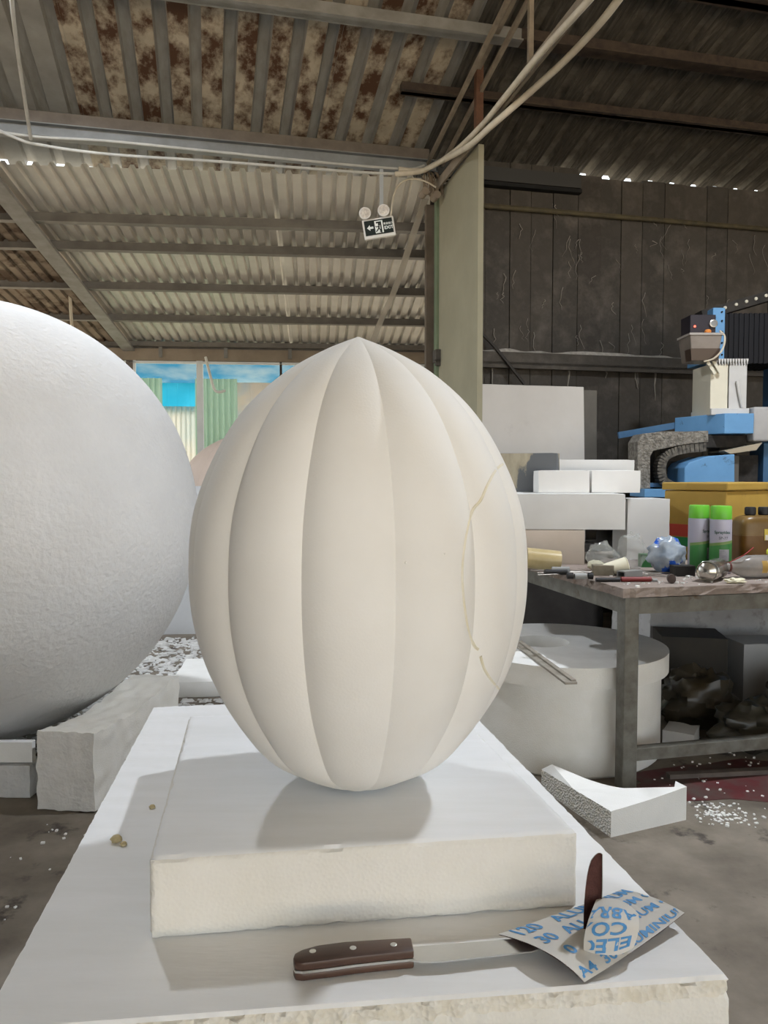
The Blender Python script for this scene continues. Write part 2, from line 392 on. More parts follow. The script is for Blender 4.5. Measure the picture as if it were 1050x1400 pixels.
# ---- back window wall of the lean-to
wl = struct('wall_far', LANG)
WOODB = mat('beige_lintel', (.33, .27, .20), (.26, .21, .155), scale=4, rough=.8)
mb = MB(); mb.box((.3, 10.50, 2.80), (9.6, .06, .155)); mb.build('lintel', WOODB, wl)
mb = MB(); mb.box((.3, 10.52, 2.918), (9.6, .03, .078)); mb.build('eaves_board', LPUR, wl)
for vv in (-2.05, -1.2, -.35, .5):
    mb = MB(); mb.box((vv, 10.455, 2.84), (.045, .02, .16)); mb.build('bracket', STEELP, wl)
FRW = mat('white_window_frame', (.80, .82, .80), (.72, .74, .72), scale=4, rough=.5)
def lx(px, Y=10.45): return inv(LANG, at_d(px, 560, Y)).x
for a, b, m in ((179, 188, STEELB), (188, 191, FRW), (271.5, 280, FRW), (383, 386, STEELD), (500, 508, FRW)):
    va, vb = lx(a), lx(b); mb = MB(); mb.box(((va+vb)/2, 10.50, 1.75), (vb-va, .05, 1.95)); mb.build('window_post', m, wl)
mb = MB(); mb.box((.3, 10.50, 2.70), (9.6, .05, .03)); mb.build('window_head', FRW, wl)
mb = MB(); mb.box((.3, 10.50, .39), (9.6, .10, .78)); mb.build('sill_wall', mat('grey_plaster', (.45, .44, .42), (.36, .35, .33), scale=3), wl)

# ---- outside, beyond the windows
def corr(name, label, cat, v0, v1, u, z0, z1, m, pitch=.09, h=.025, group=None):
    mb = MB(); n = max(1, round((v1-v0)/pitch)); pr = rib_profile(0, n, (v1-v0)/n, (v1-v0)/n*.5, .012, h)
    for z, q in ((z0, 0), (z1, 1)): mb.v += [(p[0], -p[1], z-z0) for p in pr]
    N = len(pr); mb.f = [(i, i+1, N+i+1, N+i) for i in range(N-1)]; mb.m = [0]*(N-1)
    o = mb.build(name, m, None, at=loc(LANG, v0, u, z0), rz=LANG)
    md = o.modifiers.new('thickness', 'SOLIDIFY'); md.thickness = .004
    return tag(o, label, cat, group)
GREEN = mat('pale_green_sheet', (.55, .72, .52), (.50, .66, .47), scale=2, rough=.5)
FO = 12.0
fx = lambda px: inv(LANG, at_d(px, 560, FO)).x
zt = lambda py, Y=FO: at_d(300, py, Y).z
corr('green_fence_sheet', 'pale green corrugated sheet outside, left of the clear corrugated sheet', 'metal sheet', fx(150), fx(225.5), FO, 0, zt(520), GREEN)
corr('green_fence_sheet', 'pale green corrugated sheet outside, right of the white window post', 'metal sheet', fx(271), fx(325), FO, 0, zt(520), GREEN)
corr('clear_corrugated_sheet', 'translucent whitish corrugated sheet outside, under the strip of bright sky', 'plastic sheet', fx(226), fx(270.5), FO+.05, 0, zt(557),
     mat('whitish_plastic_sheet', (.75, .74, .70), (.62, .60, .56), scale=3, rough=.35), pitch=.075)
corr('plastic_sheet', 'cloudy beige plastic sheet hanging outside beside the green corrugated sheet', 'plastic sheet', fx(325.5), fx(700), FO+.05, 0, zt(524),
     mat('cloudy_plastic', (.62, .55, .47), (.45, .50, .54), scale=1.5, rough=.4), pitch=.4, h=.01)
TARP = bpy.data.materials.new('blue_translucent_tarp'); TARP.use_nodes = True
nt = TARP.node_tree; nt.nodes.remove(nt.nodes['Principled BSDF'])
df = nt.nodes.new('ShaderNodeBsdfDiffuse'); tl = nt.nodes.new('ShaderNodeBsdfTranslucent'); ad = nt.nodes.new('ShaderNodeMixShader'); nz_ = nt.nodes.new('ShaderNodeTexNoise'); rp = nt.nodes.new('ShaderNodeValToRGB'); tcn = nt.nodes.new('ShaderNodeTexCoord')
nz_.inputs['Scale'].default_value = 1.7; nz_.inputs['Detail'].default_value = 6; rp.color_ramp.elements[0].position = .45; rp.color_ramp.elements[1].position = .68
rp.color_ramp.elements[0].color = (.03, .14, .24, 1); rp.color_ramp.elements[1].color = (.16, .24, .28, 1)
nt.links.new(tcn.outputs['Object'], nz_.inputs['Vector']); nt.links.new(nz_.outputs['Fac'], rp.inputs[0])
for q in (df, tl): nt.links.new(rp.outputs[0], q.inputs[0]); nt.links.new(q.outputs[0], ad.inputs[1 if q is df else 2])
ad.inputs[0].default_value = .16; nt.links.new(ad.outputs[0], nt.nodes['Material Output'].inputs[0])
mb = MB(); va, vb = -6.0, 4.5; zn, zf = 3.02, at_d(300, 527, 12.3).z
mb.grid(lambda a, b: Vector(((vb-va)*a, 1.4*b, zn+(zf-zn)*b+.035*noise.noise(Vector((a*16, b*2, 0)))+.015*math.sin(a*60)*b)), 120, 8)
o = mb.build('blue_tarpaulin', TARP, None, smooth=60, at=loc(LANG, va, 10.95, 0), rz=LANG)
def translucent(name, c1, c2, f):
    m = TARP.copy(); m.name = name
    for q in m.node_tree.nodes:
        if q.bl_idname == 'ShaderNodeValToRGB': q.color_ramp.elements[0].color = (*c1, 1); q.color_ramp.elements[1].color = (*c2, 1)
        if q.bl_idname == 'ShaderNodeMixShader': q.inputs[0].default_value = f
    return m
for nm_, c1_, c2_, f_ in (('clear_corrugated_sheet', (.75, .77, .72), (.86, .82, .74), .7), ('plastic_sheet', (.70, .63, .54), (.52, .58, .62), .5)):
    bpy.data.objects[nm_].data.materials[0] = translucent(nm_+'_plastic', c1_, c2_, f_)
CYAN = TARP.copy(); CYAN.name = 'cyan_translucent_plastic'
for q in CYAN.node_tree.nodes:
    if q.bl_idname == 'ShaderNodeValToRGB': q.color_ramp.elements[0].color = (.14, .62, .76, 1); q.color_ramp.elements[1].color = (.22, .72, .86, 1)
    if q.bl_idname == 'ShaderNodeMixShader': q.inputs[0].default_value = .7
c_ = corr('cyan_plastic_sheet', 'bright cyan plastic sheet outside, above the whitish corrugated sheet', 'plastic sheet', fx(215), fx(276), FO+.12, zt(566, FO+.12), zt(526, FO+.12), CYAN, pitch=.3, h=.006)
tag(o, 'blue tarpaulin with pale blotches stretched as an awning outside the windows', 'tarpaulin')
mb = MB(); mb.tube(spline([at_d(281, 488, 10.12), at_d(287, 512, 10.1), at_d(293, 532, 10.1), at_d(300, 536, 10.1), at_d(308, 534, 10.12)], 6), .018, 8)
tag(mb.build('white_hose', mat('white_hose', (.72, .70, .62))), 'bent white plastic hose hanging beside the white window post', 'hose')

# ================================================================== CABLES AND SIGN
CABW = mat('dirty_white_cable', (.62, .56, .44), (.50, .44, .34), scale=9, rough=.6)
CABG = mat('grey_white_cable', (.50, .49, .45), (.40, .39, .36), scale=9, rough=.6)
def cable(name, label, pts, r, m, cat='cable'):
    P = spline(pts, 8); b = P[0]
    mb = MB(); mb.tube([p-b for p in P], r, 8); return tag(mb.build(name, m, None, smooth=60, at=b), label, cat)
def gp(px, py, u=5.93):   # point on the plane of the eaves channel
    d = ray(px, py); n = Vector((-math.sin(BANG), math.cos(BANG), 0)); return Vector((0, 0, CAMZ))+d*(u/d.dot(n))
cable('power_cable', 'grey white cable along the top of the steel eaves channel', [gp(-60, 170), gp(40, 186), gp(150, 193), gp(300, 208), gp(420, 220), gp(520, 229), gp(562, 231), gp(580, 226)], .010, CABG)
cable('power_cable', 'pale cable sagging along the bottom edge of the eaves channel', [gp(-60, 150), gp(20, 188), gp(60, 199), gp(150, 211), gp(300, 221), gp(430, 231), gp(520, 237), gp(570, 236), gp(592, 228)], .011, CABG)
def ch(px, py, v): # point on the vertical plane of the truss
    d = ray(px, py); n = Vector((math.cos(BANG), math.sin(BANG), 0)); return Vector((0, 0, CAMZ))+d*(v/d.dot(n))
cable('thick_cable', 'thick white cable swinging free below the right side of the truss chord', [gp(540, 238, 5.9), gp(575, 234, 5.85), ch(600, 222, 1.75), ch(640, 200, 1.73), ch(672, 172, 1.74), ch(720, 130, 1.88), ch(770, 85, 1.93), ch(820, 32, 1.95), ch(860, -20, 1.95)], .021, CABW)
cable('thick_cable', 'thick white cable tied along the top of the truss chord', [gp(545, 231, 5.9), gp(580, 232, 5.85), ch(620, 208, 1.76), ch(660, 170, 1.76), ch(690, 133, 1.76), ch(740, 72, 1.75), ch(800, 6, 1.74), ch(830, -30, 1.74)], .018, CABW)
cable('hanging_rope', 'frayed pale rope hanging down to the eaves channel from the grey roof', [gp(14, -25, 4.6), gp(19, 30, 4.85), gp(27, 90, 5.2), gp(36, 150, 5.65), gp(42, 190, 5.9)], .012, CABG, 'rope')
cable('thin_cable', 'thin pale cable looping from the exit sign to the truss end', [gp(536, 318, 6.15), gp(534, 300, 6.12), gp(540, 262, 6.05), gp(556, 246, 5.95), gp(578, 247, 5.9), gp(596, 256, 5.9)], .007, CABW)
cable('hanging_rope', 'short pale rope hanging from the old brown sheets above the ball', [at_d(94, 392, 8.6), at_d(96, 410, 8.6), at_d(97, 430, 8.6), at_d(99, 452, 8.6)], .018, CABW, 'rope')
# long clear plastic strip
mb = MB(); P = spline([gp(585, 262, 6.3), gp(565, 320, 6.5), gp(542, 390, 6.9), gp(520, 440, 7.2), gp(505, 480, 7.4)], 6); b = P[0]
for i in range(len(P)-1):
    w = Vector((.032, .0, .009)); mb.add([P[i]-w-b, P[i]+w-b, P[i+1]+w-b, P[i+1]-w-b], [(0, 1, 2, 3)])
o = mb.build('plastic_strip', mat('clear_dusty_plastic', (.62, .56, .46), rough=.4, alpha=.42), None, at=b, weld=True); o.modifiers.new('thickness', 'SOLIDIFY').thickness = .003
tag(o, 'long dusty clear plastic strip hanging from the truss end behind the egg', 'plastic strip')

# exit sign
sg = at_d(518, 311, 6.05)
ex = thing('exit_sign', 'hanging exit sign with two round emergency lamp heads', 'sign', (sg.x, sg.y, sg.z-.085), 0)
T = Matrix.Translation((0, 0, .085)) @ Matrix.Rotation(math.radians(-9), 4, 'Y')
WHP = mat('white_plastic', (.68, .66, .62), rough=.4); BLK = mat('black_sign_face', (.012, .018, .016), rough=.4)
WPRT = mat('white_print', (.80, .84, .80), rough=.5)
def on(mb, name, m, par, **k): mb.v = [tuple(T @ Vector(q)) for q in mb.v]; return mb.build(name, m, par, **k)
mb = MB(); mb.box((0, .02, 0), (.245, .04, .15)); on(mb, 'housing', WHP, ex, bev=.006)
mb = MB(); mb.box((0, -.003, .004), (.218, .006, .112)); face = on(mb, 'sign_face', BLK, ex)
X2 = Matrix.Rotation(PI/2, 4, 'X')
def flat(poly, y=-.008): mbx = MB(); mbx.prism(poly, 0, .002, Matrix.Translation((0, y+.002, 0)) @ X2); return mbx
on(flat([(-.092, .004), (-.068, .026), (-.068, .012), (-.042, .012), (-.042, -.004), (-.068, -.004), (-.068, -.018)]), 'arrow', WPRT, face)
on(flat([(-.03, .05), (.034, .05), (.034, -.043), (-.03, -.043)]), 'door_symbol', WPRT, face)
mb = flat([(-.018, .042), (.022, .042), (.022, -.043), (.012, -.043), (.012, .03), (-.018, .03)], -.010)
mb.prism([(.004+.009*math.cos(a*PI/5), .022+.009*math.sin(a*PI/5)) for a in range(10)], 0, .002, Matrix.Translation((0, -.008, 0)) @ X2)
for q in ([(-.004, .012), (.008, .014), (.004, -.012), (-.008, -.012)], [(-.008, -.01), (.002, -.012), (-.012, -.026), (-.024, -.036), (-.027, -.03)],
          [(-.002, -.01), (.006, -.01), (.016, -.024), (.012, -.04), (.005, -.038), (.007, -.025)], [(-.004, .012), (-.002, .006), (-.02, .0), (-.026, .01), (-.02, .012), (-.017, .006)]):
    mb.prism(q, 0, .002, Matrix.Translation((0, -.008, 0)) @ X2)
on(mb, 'running_figure', BLK, face)
for body, x, z, s in (('EXIT', .041, -.022, .034), ('\u5b89\u5168\u51fa\u53e3', .039, .014, .018)):
    vs, fs = text_mesh(body, s, .03); mb = MB(); mb.add([X2 @ v+Vector((x, -.0075, z)) for v in vs], fs); on(mb, 'lettering', WPRT, face)
for sx in (-.10, .045):
    mb = MB(); M = Matrix.Translation((sx+.01, -.01, .115)) @ X2
    mb.lathe([(.012, -.045), (.042, -.02), (.046, .012), (.046, .02), (.040, .022)], 20, M); h = on(mb, 'lamp_head', WHP, ex, smooth=40)
    mb = MB(); mb.lathe([(.038, .018), (.036, .024), (.012, .03), (.008, .028)], 20, M); on(mb, 'lens', mat('lamp_lens', (.75, .70, .62), (.5, .45, .4), scale=60, rough=.15), h, smooth=40)
    mb = MB(); mb.box((sx+.01, .0, .075), (.02, .02, .03)); on(mb, 'lamp_neck', WHP, ex)
mb = MB(); mb.bar((.02, .03, .14), (.02, .03, .54), .03, .012, up=(0, 1, 0)); mb.build('hanger_strap', mat('grey_strap', (.36, .38, .38), rough=.5), ex)

# ================================================================== PLINTH, BLOCK, EGG
ZS, ZB = .65, .748
foam_quad('foam_plinth', [at_z(-40, 1415, ZS), at_z(1003, 1337, ZS), at_z(622, 948, ZS), at_z(208, 966, ZS)], 0, ZS, (150, 150, 90), [FOAMW, FOAMC, FOAMBD],
          'tall white foam plinth carrying the square block and the knife', 'foam block', edge=.008, face=.002, torn=.024)
foam_quad('foam_base_block', [at_z(205, 1285, ZS), at_z(790, 1240, ZS), (.138, 1.474), (-.368, 1.43)], ZS, ZB, (80, 70, 16), [FOAMW, FOAMC],
          'square white foam block directly under the ribbed egg', 'foam block', edge=.005, face=.0015, seed=4)
EGX, EGY, EGH = -.037, 1.117, .651
TT = [0, .03, .08, .16, .26, .38, .5, .62, .74, .84, .92, .97, 1.0]
RR = [.035, .0807, .1352, .1785, .2151, .2375, .2426, .2340, .2040, .1620, .1050, .0480, .002]
def hermite(t):
    for i in range(len(TT)-1):
        if t <= TT[i+1]: break
    h = TT[i+1]-TT[i]; s = (t-TT[i])/h
    def sl(j):
        if j == 0: return (RR[1]-RR[0])/(TT[1]-TT[0])*1.3
        if j == len(TT)-1: return (RR[-1]-RR[-2])/(TT[-1]-TT[-2])
        return (RR[j+1]-RR[j-1])/(TT[j+1]-TT[j-1])
    return (2*s**3-3*s*s+1)*RR[i]+(s**3-2*s*s+s)*h*sl(i)+(-2*s**3+3*s*s)*RR[i+1]+(s**3-s*s)*h*sl(i+1)
NL, SEG, ROW = 13, 26, 110
def egg_mesh():
    mb = MB(); n = NL*SEG
    for j in range(ROW+1):
        t = .5-.5*math.cos(PI*j/ROW); r = hermite(t)
        for k in range(n):
            f = (k % SEG)/SEG; th = math.radians(-15)+2*PI*k/n
            q = r*(1-.050*abs(2*f-1)**2.3)
            mb.v.append((q*math.sin(th), -q*math.cos(th), EGH*t))
    for j in range(ROW):
        for k in range(n):
            k2 = (k+1) % n; mb.f.append((j*n+k, j*n+k2, (j+1)*n+k2, (j+1)*n+k))
    mb.f.append(tuple(range(n-1, -1, -1))); mb.f.append(tuple(ROW*n+k for k in range(n))); mb.m = [0]*len(mb.f)
    return mb
EM = egg_mesh()
egg = thing('ribbed_egg', 'large white ribbed foam egg standing on the square foam block', 'foam egg', (EGX, EGY, ZB))
EM.build('egg_body', FOAMEGG, egg, smooth=24)
bvh = BVHTree.FromPolygons([Vector(v)+Vector((EGX, EGY, ZB)) for v in EM.v], EM.f)
GLUE = mat('yellowed_glue', (.74, .69, .53), (.80, .77, .66), scale=40, rough=.6)
for line in ([(697, 630), (680, 640), (667, 662), (657, 684), (645, 700), (636, 740), (632, 780), (634, 820), (640, 860), (648, 882), (654, 888)], [(657, 897), (662, 914), (672, 930), (682, 942)]):
    pts = []
    for q in spline([(x, y, 0) for x, y in line], 5):
        h = bvh.ray_cast(Vector((0, 0, CAMZ)), ray(q.x, q.y).normalized())
        if h[0]: pts.append(h[0]-h[1].normalized()*.0008-Vector((EGX, EGY, ZB)))
    mb = MB(); mb.tube(pts, .0022, 6); tag(mb.build('glue_seam', GLUE, egg, smooth=60), 'thin yellowed glue line')
mb = MB()
for x, y, r in ((555, 769, .0018), (608, 757, .0012)):
    h = bvh.ray_cast(Vector((0, 0, CAMZ)), ray(x, y).normalized()); mb.lathe([(r*.2, -r), (r, -r*.3), (r*.9, r*.4), (r*.2, r*.9)], 8, Matrix.Translation(h[0]-Vector((EGX, EGY, ZB))))
tag(mb.build('loose_beads', FOAM, egg, smooth=60), kind='stuff')
# background egg
e2 = at_d(312, 597, 7.6); s2 = e2.z/EGH
o = link('ribbed_egg', bpy.data.objects['egg_body'].data.copy(), None, (e2.x, e2.y, 0), .3); o.scale = (s2*.95, s2*.95, s2)
o.data.materials.clear(); o.data.materials.append(FOAMPK)
tag(o, 'pinkish brown ribbed egg far behind, in front of the windows', 'foam egg')

# ================================================================== BALL AND ITS SUPPORTS
mb = MB(); RB = .952; nb = 96
for j in range(nb+1):
    a = PI*j/nb
    for k in range(2*nb): th = PI*k/nb; mb.v.append((RB*math.sin(a)*math.cos(th), RB*math.sin(a)*math.sin(th), RB-RB*math.cos(a)))
for j in range(nb):
    for k in range(2*nb): k2 = (k+1) % (2*nb); mb.f.append((j*2*nb+k, j*2*nb+k2, (j+1)*2*nb+k2, (j+1)*2*nb+k))
mb.m = [0]*len(mb.f)
ball = mb.build('foam_ball', FOAMBALL, None, smooth=60, at=(-1.791, 3.35, .05), weld=True)
tag(ball, 'huge white foam ball with a pitted surface, propped on foam pieces', 'foam ball')
# chock with a hollowed top
mb = MB(); cw, cl = .216, .78
def chz(a, b): return .285-.035*math.sin(PI*min(1, b*1.15))*(1.1-.5*a)+.006*noise.noise(Vector((a*5, b*14, 2)))
def cj(p): return p+Vector((noise.noise(p*22), noise.noise(p*22+Vector((5, 0, 0))), noise.noise(p*25+Vector((0, 9, 0)))))*.007
nx, ny, nz = 16, 50, 18
Pc = lambda a, b, g: cj(Vector((cw*(a-.5), cl*b, chz(a, b)*g)))
mb.grid(lambda a, b: Pc(a, b, 1), nx, ny); mb.grid(lambda a, b: Pc(a, 0, b), nx, nz, 1); mb.grid(lambda a, b: Pc(1-a, 1, b), nx, nz, 0)
mb.grid(lambda a, b: Pc(1, a, b), ny, nz); mb.grid(lambda a, b: Pc(0, 1-a, b), ny, nz); mb.grid(lambda a, b: Pc(b, a, 0), ny, nx)
mb.v = [(x, y, z) for x, y, z in mb.v]
o = mb.build('foam_chock', [FOAMC, FOAMR], None, smooth=45, at=(-1.135, 2.69, .004), rz=math.radians(-7), weld=True)
tag(o, 'long rough foam beam wedged under the right side of the ball', 'foam block')
px_box('foam_plank', 'thin white foam plank lying on a rough foam lump under the ball', 'foam plank', -170, 44, 1014, 1047, 2.80, .03, math.radians(1), [FOAMW, FOAM], z0=.135, z1=.213, edge=.003)
px_box('foam_lump', 'rough grey foam lump lying under the thin white plank', 'foam scrap', -120, 46, 1050, 1086, 2.80, .09, math.radians(-1), [FOAMG, FOAMG], z0=0, z1=.134, edge=.02)
px_box('upright_foam', 'pale foam slab standing on the floor behind the ball', 'foam slab', 150, 330, 700, 868, 5.75, .12, math.radians(6), [FOAMG, mat('pale_grey_foam', (.66, .67, .68), (.60, .61, .62), scale=3)], z0=0, z1=1.12)
px_box('foam_sheet', 'thin white foam sheet lying on the crumb covered floor behind the chock', 'foam sheet', 232, 330, 930, 965, 4.1, .55, math.radians(5), [FOAM, FOAM], z0=.0, z1=.09, edge=.01)
# crumbs on the floor behind
mb = MB()
for k in range(4200):
    x = random.uniform(-2.0, -.4); y = random.uniform(3.0, 5.6); s = random.uniform(.005, .026)*(1 if random.random() < .85 else 1.7)
    if -1.35 < x < -.85 and y < 3.6: continue
    if -1.2 < x < -.6 and 4.05 < y < 4.75: continue
    a = random.uniform(0, 6.28); q = Vector((math.cos(a), math.sin(a), 0))*s; w = Vector((-math.sin(a), math.cos(a), 0))*s*random.uniform(.3, .8); h = Vector((0, 0, s*random.uniform(.15, .5)))
    p = Vector((x, y, .002)); mb.box8([p-q-w, p+q-w*.7, p+q*.8+w, p-q+w*.9, p-q*.7-w*.6+h, p+q*.6-w*.6+h, p+q*.7+w*.6+h*.7, p-q*.8+w*.5+h])
tag(mb.build('foam_crumbs', FOAMG), 'pale foam crumbs strewn over the floor behind the ball', 'foam crumbs', kind='stuff')
mb = MB()
for k in range(420):
    x = random.uniform(.95, 2.2) if k < 330 else random.uniform(-2.2, -1.0); y = random.uniform(2.55, 3.6) if k < 330 else random.uniform(2.0, 2.7); s = random.uniform(.0015, .006)
    if (x-.79)**2+(y-3.4)**2 < .23 or (.55 < x < 1.1 and y < 2.95) or (-1.4 < x < -.9 and y > 2.6): continue
    mb.box((x, y, s*.5+.001), (s*2, s*1.4, s), Matrix.Rotation(random.uniform(0, 3), 3, 'Z'))
p = at_z(982, 1113, 0)
for k in range(110):
    s = random.uniform(.002, .007); mb.box((p.x+random.gauss(0, .045), p.y+random.gauss(0, .045), s*.3+.001), (s*2, s*1.3, s*.6), Matrix.Rotation(random.uniform(0, 3), 3, 'Z'))
tag(mb.build('foam_crumbs', FOAM), 'small foam bits scattered on the bare concrete near the table leg', 'foam crumbs', kind='stuff')
# glue lumps on the plinth
YG = mat('amber_glue_lump', (.50, .40, .20), (.60, .50, .30), scale=60, rough=.5)
for (x, y, sc, lb) in ((159, 1151, 1, 'largest amber glue crumb on the left edge of the plinth'), (169, 1156, .6, 'small amber glue crumb beside the largest one on the plinth'), (218, 1105, .6, 'amber glue crumb against the left edge of the square block')):
    p = at_z(x, y, ZS); mb = MB(); mb.lathe([(.003, 0), (.008, .002), (.009, .006), (.005, .010), (.001, .011)], 9)
    mb.v = [(q[0]*sc*(1+.4*noise.noise(Vector(q)*300)), q[1]*sc, q[2]*sc) for q in mb.v]
    tag(mb.build('glue_crumb', YG, None, at=(p.x-(.012 if x == 218 else 0), p.y, ZS-.0005)), lb, 'glue crumb')

# ================================================================== KNIFE
kp = at_z(484, 1322, ZS); kd = at_z(650, 1306, ZS)-at_z(405, 1327, ZS); ka = math.atan2(kd.y, kd.x)
kn = thing('kitchen_knife', 'kitchen knife with dark wooden handle lying in front of the square block', 'knife', (kp.x, kp.y, ZS), ka)
WOOD = mat('dark_brown_wood', (.055, .028, .02), (.10, .055, .038), scale=14, rough=.35, stretch=(.4, 3, 3), spec=.5)
STL = mat('knife_steel', (.62, .62, .60), (.55, .55, .53), scale=12, rough=.28, metal=.85)
hp = [(-.068, -.008), (-.066, -.016), (-.058, -.0185), (-.03, -.017), (0, -.0145), (.03, -.0135), (.066, -.013), (.067, .012), (.03, .0135), (-.01, .0145), (-.04, .012), (-.058, .006), (-.066, 0)]
mb = MB(); mb.prism(hp, .012, .0215); sc1 = mb.build('handle_scale', WOOD, kn, smooth=35, bev=.002)
mb = MB(); mb.prism(hp, .0006, .0092); mb.build('handle_scale', WOOD, kn, smooth=35, bev=.002)
mb = MB(); mb.prism([(x*1.0, y*1.0) for x, y in hp], .0092, .012); mb.prism([(.06, -.013), (.075, -.0185), (.10, -.0200), (.20, -.0165), (.245, -.004), (.255, .006), (.235, .0085), (.067, .010)], .0096, .0114)
mb.build('blade', STL, kn)
for x in (-.046, -.001, .045):
    mb = MB(); mb.lathe([(.0038, .0210), (.0038, .0217), (.003, .0220)], 14, Matrix.Translation((x, .001, 0))); mb.build('rivet', STL, sc1)

# ================================================================== SANDPAPER
PAP = mat('sandpaper_backing', (.56, .54, .50), (.62, .60, .56), scale=9, rough=.7)
GRIT = mat('sandpaper_grit', (.075, .032, .028), (.11, .05, .042), scale=60, rough=.95, bump=.5, bscale=600, bdist=.001)
INK = mat('blue_print', (.07, .25, .52), (.12, .32, .60), scale=60, rough=.6)
so = at_z(800, 1290, ZS)
sp = thing('sandpaper_sheet', 'crumpled sandpaper sheet with blue printing and torn curling edges on the plinth', 'sandpaper', (so.x, so.y, ZS))
def patch(name, cp, texts, flip=False, parent=sp, label=None):
    f = lambda u, v: bez(cp, u, v)-so
    th = .0009; nrm = lambda u, v: ((f(min(1, u+.01), v)-f(max(0, u-.01), v)).cross(f(u, min(1, v+.01))-f(u, max(0, v-.01)))).normalized()*(-1 if flip else 1)
    mb = MB(); mb.grid(f, 26, 22, 0); mb.grid(lambda u, v: f(u, v)-nrm(u, v)*th, 26, 22, 1)
    o = mb.build(name, [PAP, GRIT], parent, smooth=60)
    if label: o['label'] = label
    for body, u0, v0, size, rot, w, h in texts:      # w, h: patch extents in metres along u and v
        vs, fs = text_mesh(body, size, .025); keep = []; P = []
        for q in vs:
            a, b = q.x/w, q.y/h
            if rot: a, b = -a, -b
            P.append((u0+a, v0+b))
        fs = [g for g in fs if all(0 <= P[i][0] <= 1 and 0 <= P[i][1] <= 1 for i in g)]
        mb = MB(); mb.add([f(min(1, max(0, a)), min(1, max(0, b)))+nrm(min(1, max(0, a)), min(1, max(0, b)))*.0006 for a, b in P], fs)
        mb.build('printing', INK, o)
    return o
def cpz(rows): return [[at_z(x, y, ZS+z) for x, y, z in r] for r in rows]
base = cpz([[(799, 1343, .003), (845, 1315, .006), (890, 1285, .012), (936, 1248, .018)],
            [(772, 1312, .030), (830, 1290, .010), (868, 1262, .020), (915, 1236, .018)],
            [(735, 1290, .026), (790, 1266, .016), (848, 1240, .026), (890, 1222, .02)],
            [(681, 1277, .012), (745, 1256, .010), (812, 1232, .020), (850, 1216, .022)]])
W1, H1 = .21, .13
patch('sheet', base, [('A4  30 ALUMINIUM O', .02, .05, .026, 0, W1, H1), ('0   ALUMINIUM OXIDE', .10, .36, .026, 0, W1, H1), ('30  ALUMINIUM OXIDE', .06, .62, .026, 0, W1, H1), ('120   ALUMINIUM OXIDE', .04, .85, .026, 0, W1, H1)])
def cpd(rows): return [[at_d(x, y, Y) for x, y, Y in r] for r in rows]
flap = cpd([[(799, 1308, .842), (815, 1317, .838), (845, 1309, .838), (866, 1296, .850)],
            [(794, 1280, .832), (815, 1285, .825), (850, 1280, .825), (876, 1272, .845)],
            [(806, 1252, .838), (826, 1250, .832), (852, 1248, .835), (874, 1258, .855)],
            [(815, 1230, .880), (835, 1224, .885), (858, 1230, .885), (873, 1250, .875)]])
patch('curled_flap', flap, [('ELECTRO', .90, .30, .026, 1, .06, .09), ('COATED', .78, .56, .026, 1, .06, .09), ('ABRASIVE', .92, .82, .024, 1, .06, .09)])
tip = cpd([[(806, 1300, .86), (800, 1300, .865), (800, 1290, .87), (799, 1280, .875)],
           [(826, 1260, .875), (815, 1262, .885), (805, 1262, .885), (796, 1262, .885)],
           [(824, 1225, .885), (818, 1215, .893), (806, 1205, .893), (799, 1195, .890)],
           [(824, 1168, .885), (820, 1164, .888), (815, 1165, .888), (808, 1176, .885)]])
patch('torn_tip', tip, [], flip=False, label='dark brown gritty torn tip standing up')

# ================================================================== WORK TABLE
tc = at_z(855, 1078, 0); TX, TY = tc.x, tc.y
tb = thing('work_table', 'old steel framed work table with a worn wooden top and square legs', 'table', (TX, TY, 0), BANG)
TSTEEL = mat('worn_table_steel', (.20, .195, .17), (.12, .11, .09), scale=14, rough=.55, metal=.3, c3=(.09, .055, .03), s3=9, lo3=.6, hi3=.7)
TTOP = mat('worn_table_board', (.22, .17, .145), (.30, .25, .215), scale=7, rough=.85, c3=(.10, .075, .06), s3=14, lo3=.58, hi3=.68, bump=.3, bscale=60)
TW, TD = 2.3, 1.25
mb = MB()
def tedge(a, b, g):
    p = Vector((-.05+(TW+.05)*a, -.05+(TD+.05)*b, .745+.035*g))
    if a in (0, 1) or b in (0, 1): p += Vector((.5-a, .5-b, 0))*.02*noise.noise(p*24)+Vector((.5-a, .5-b, 0))*.012*noise.noise(p*70)
    return p
mb.grid(lambda a, b: tedge(a, b, 1), 90, 50); mb.grid(lambda a, b: tedge(b, a, 0), 50, 90)
mb.grid(lambda a, b: tedge(a, 0, b), 90, 3); mb.grid(lambda a, b: tedge(1-a, 1, b), 90, 3); mb.grid(lambda a, b: tedge(1, a, b), 50, 3); mb.grid(lambda a, b: tedge(0, 1-a, b), 50, 3)
mb.build('table_top', TTOP, tb, weld=True)
for x, y in ((0, 0), (0, TD-.1), (TW-.1, 0), (TW-.1, TD-.1)):
    mb = MB(); mb.box((x, y, .3725), (.06, .06, .744)); mb.build('leg', TSTEEL, tb, bev=.004)
for a, b in (((.03, 0), (TW-.13, 0)), ((0, .03), (0, TD-.13)), ((.03, TD-.1), (TW-.13, TD-.1))):
    mb = MB(); mb.bar((*a, .708), (*b, .708), .05, .06); mb.build('apron_rail', TSTEEL, tb)
mb = MB(); mb.bar((.03, 0, .135), (TW-.13, 0, .135), .045, .045); mb.build('stretcher', TSTEEL, tb)
ZT = .78
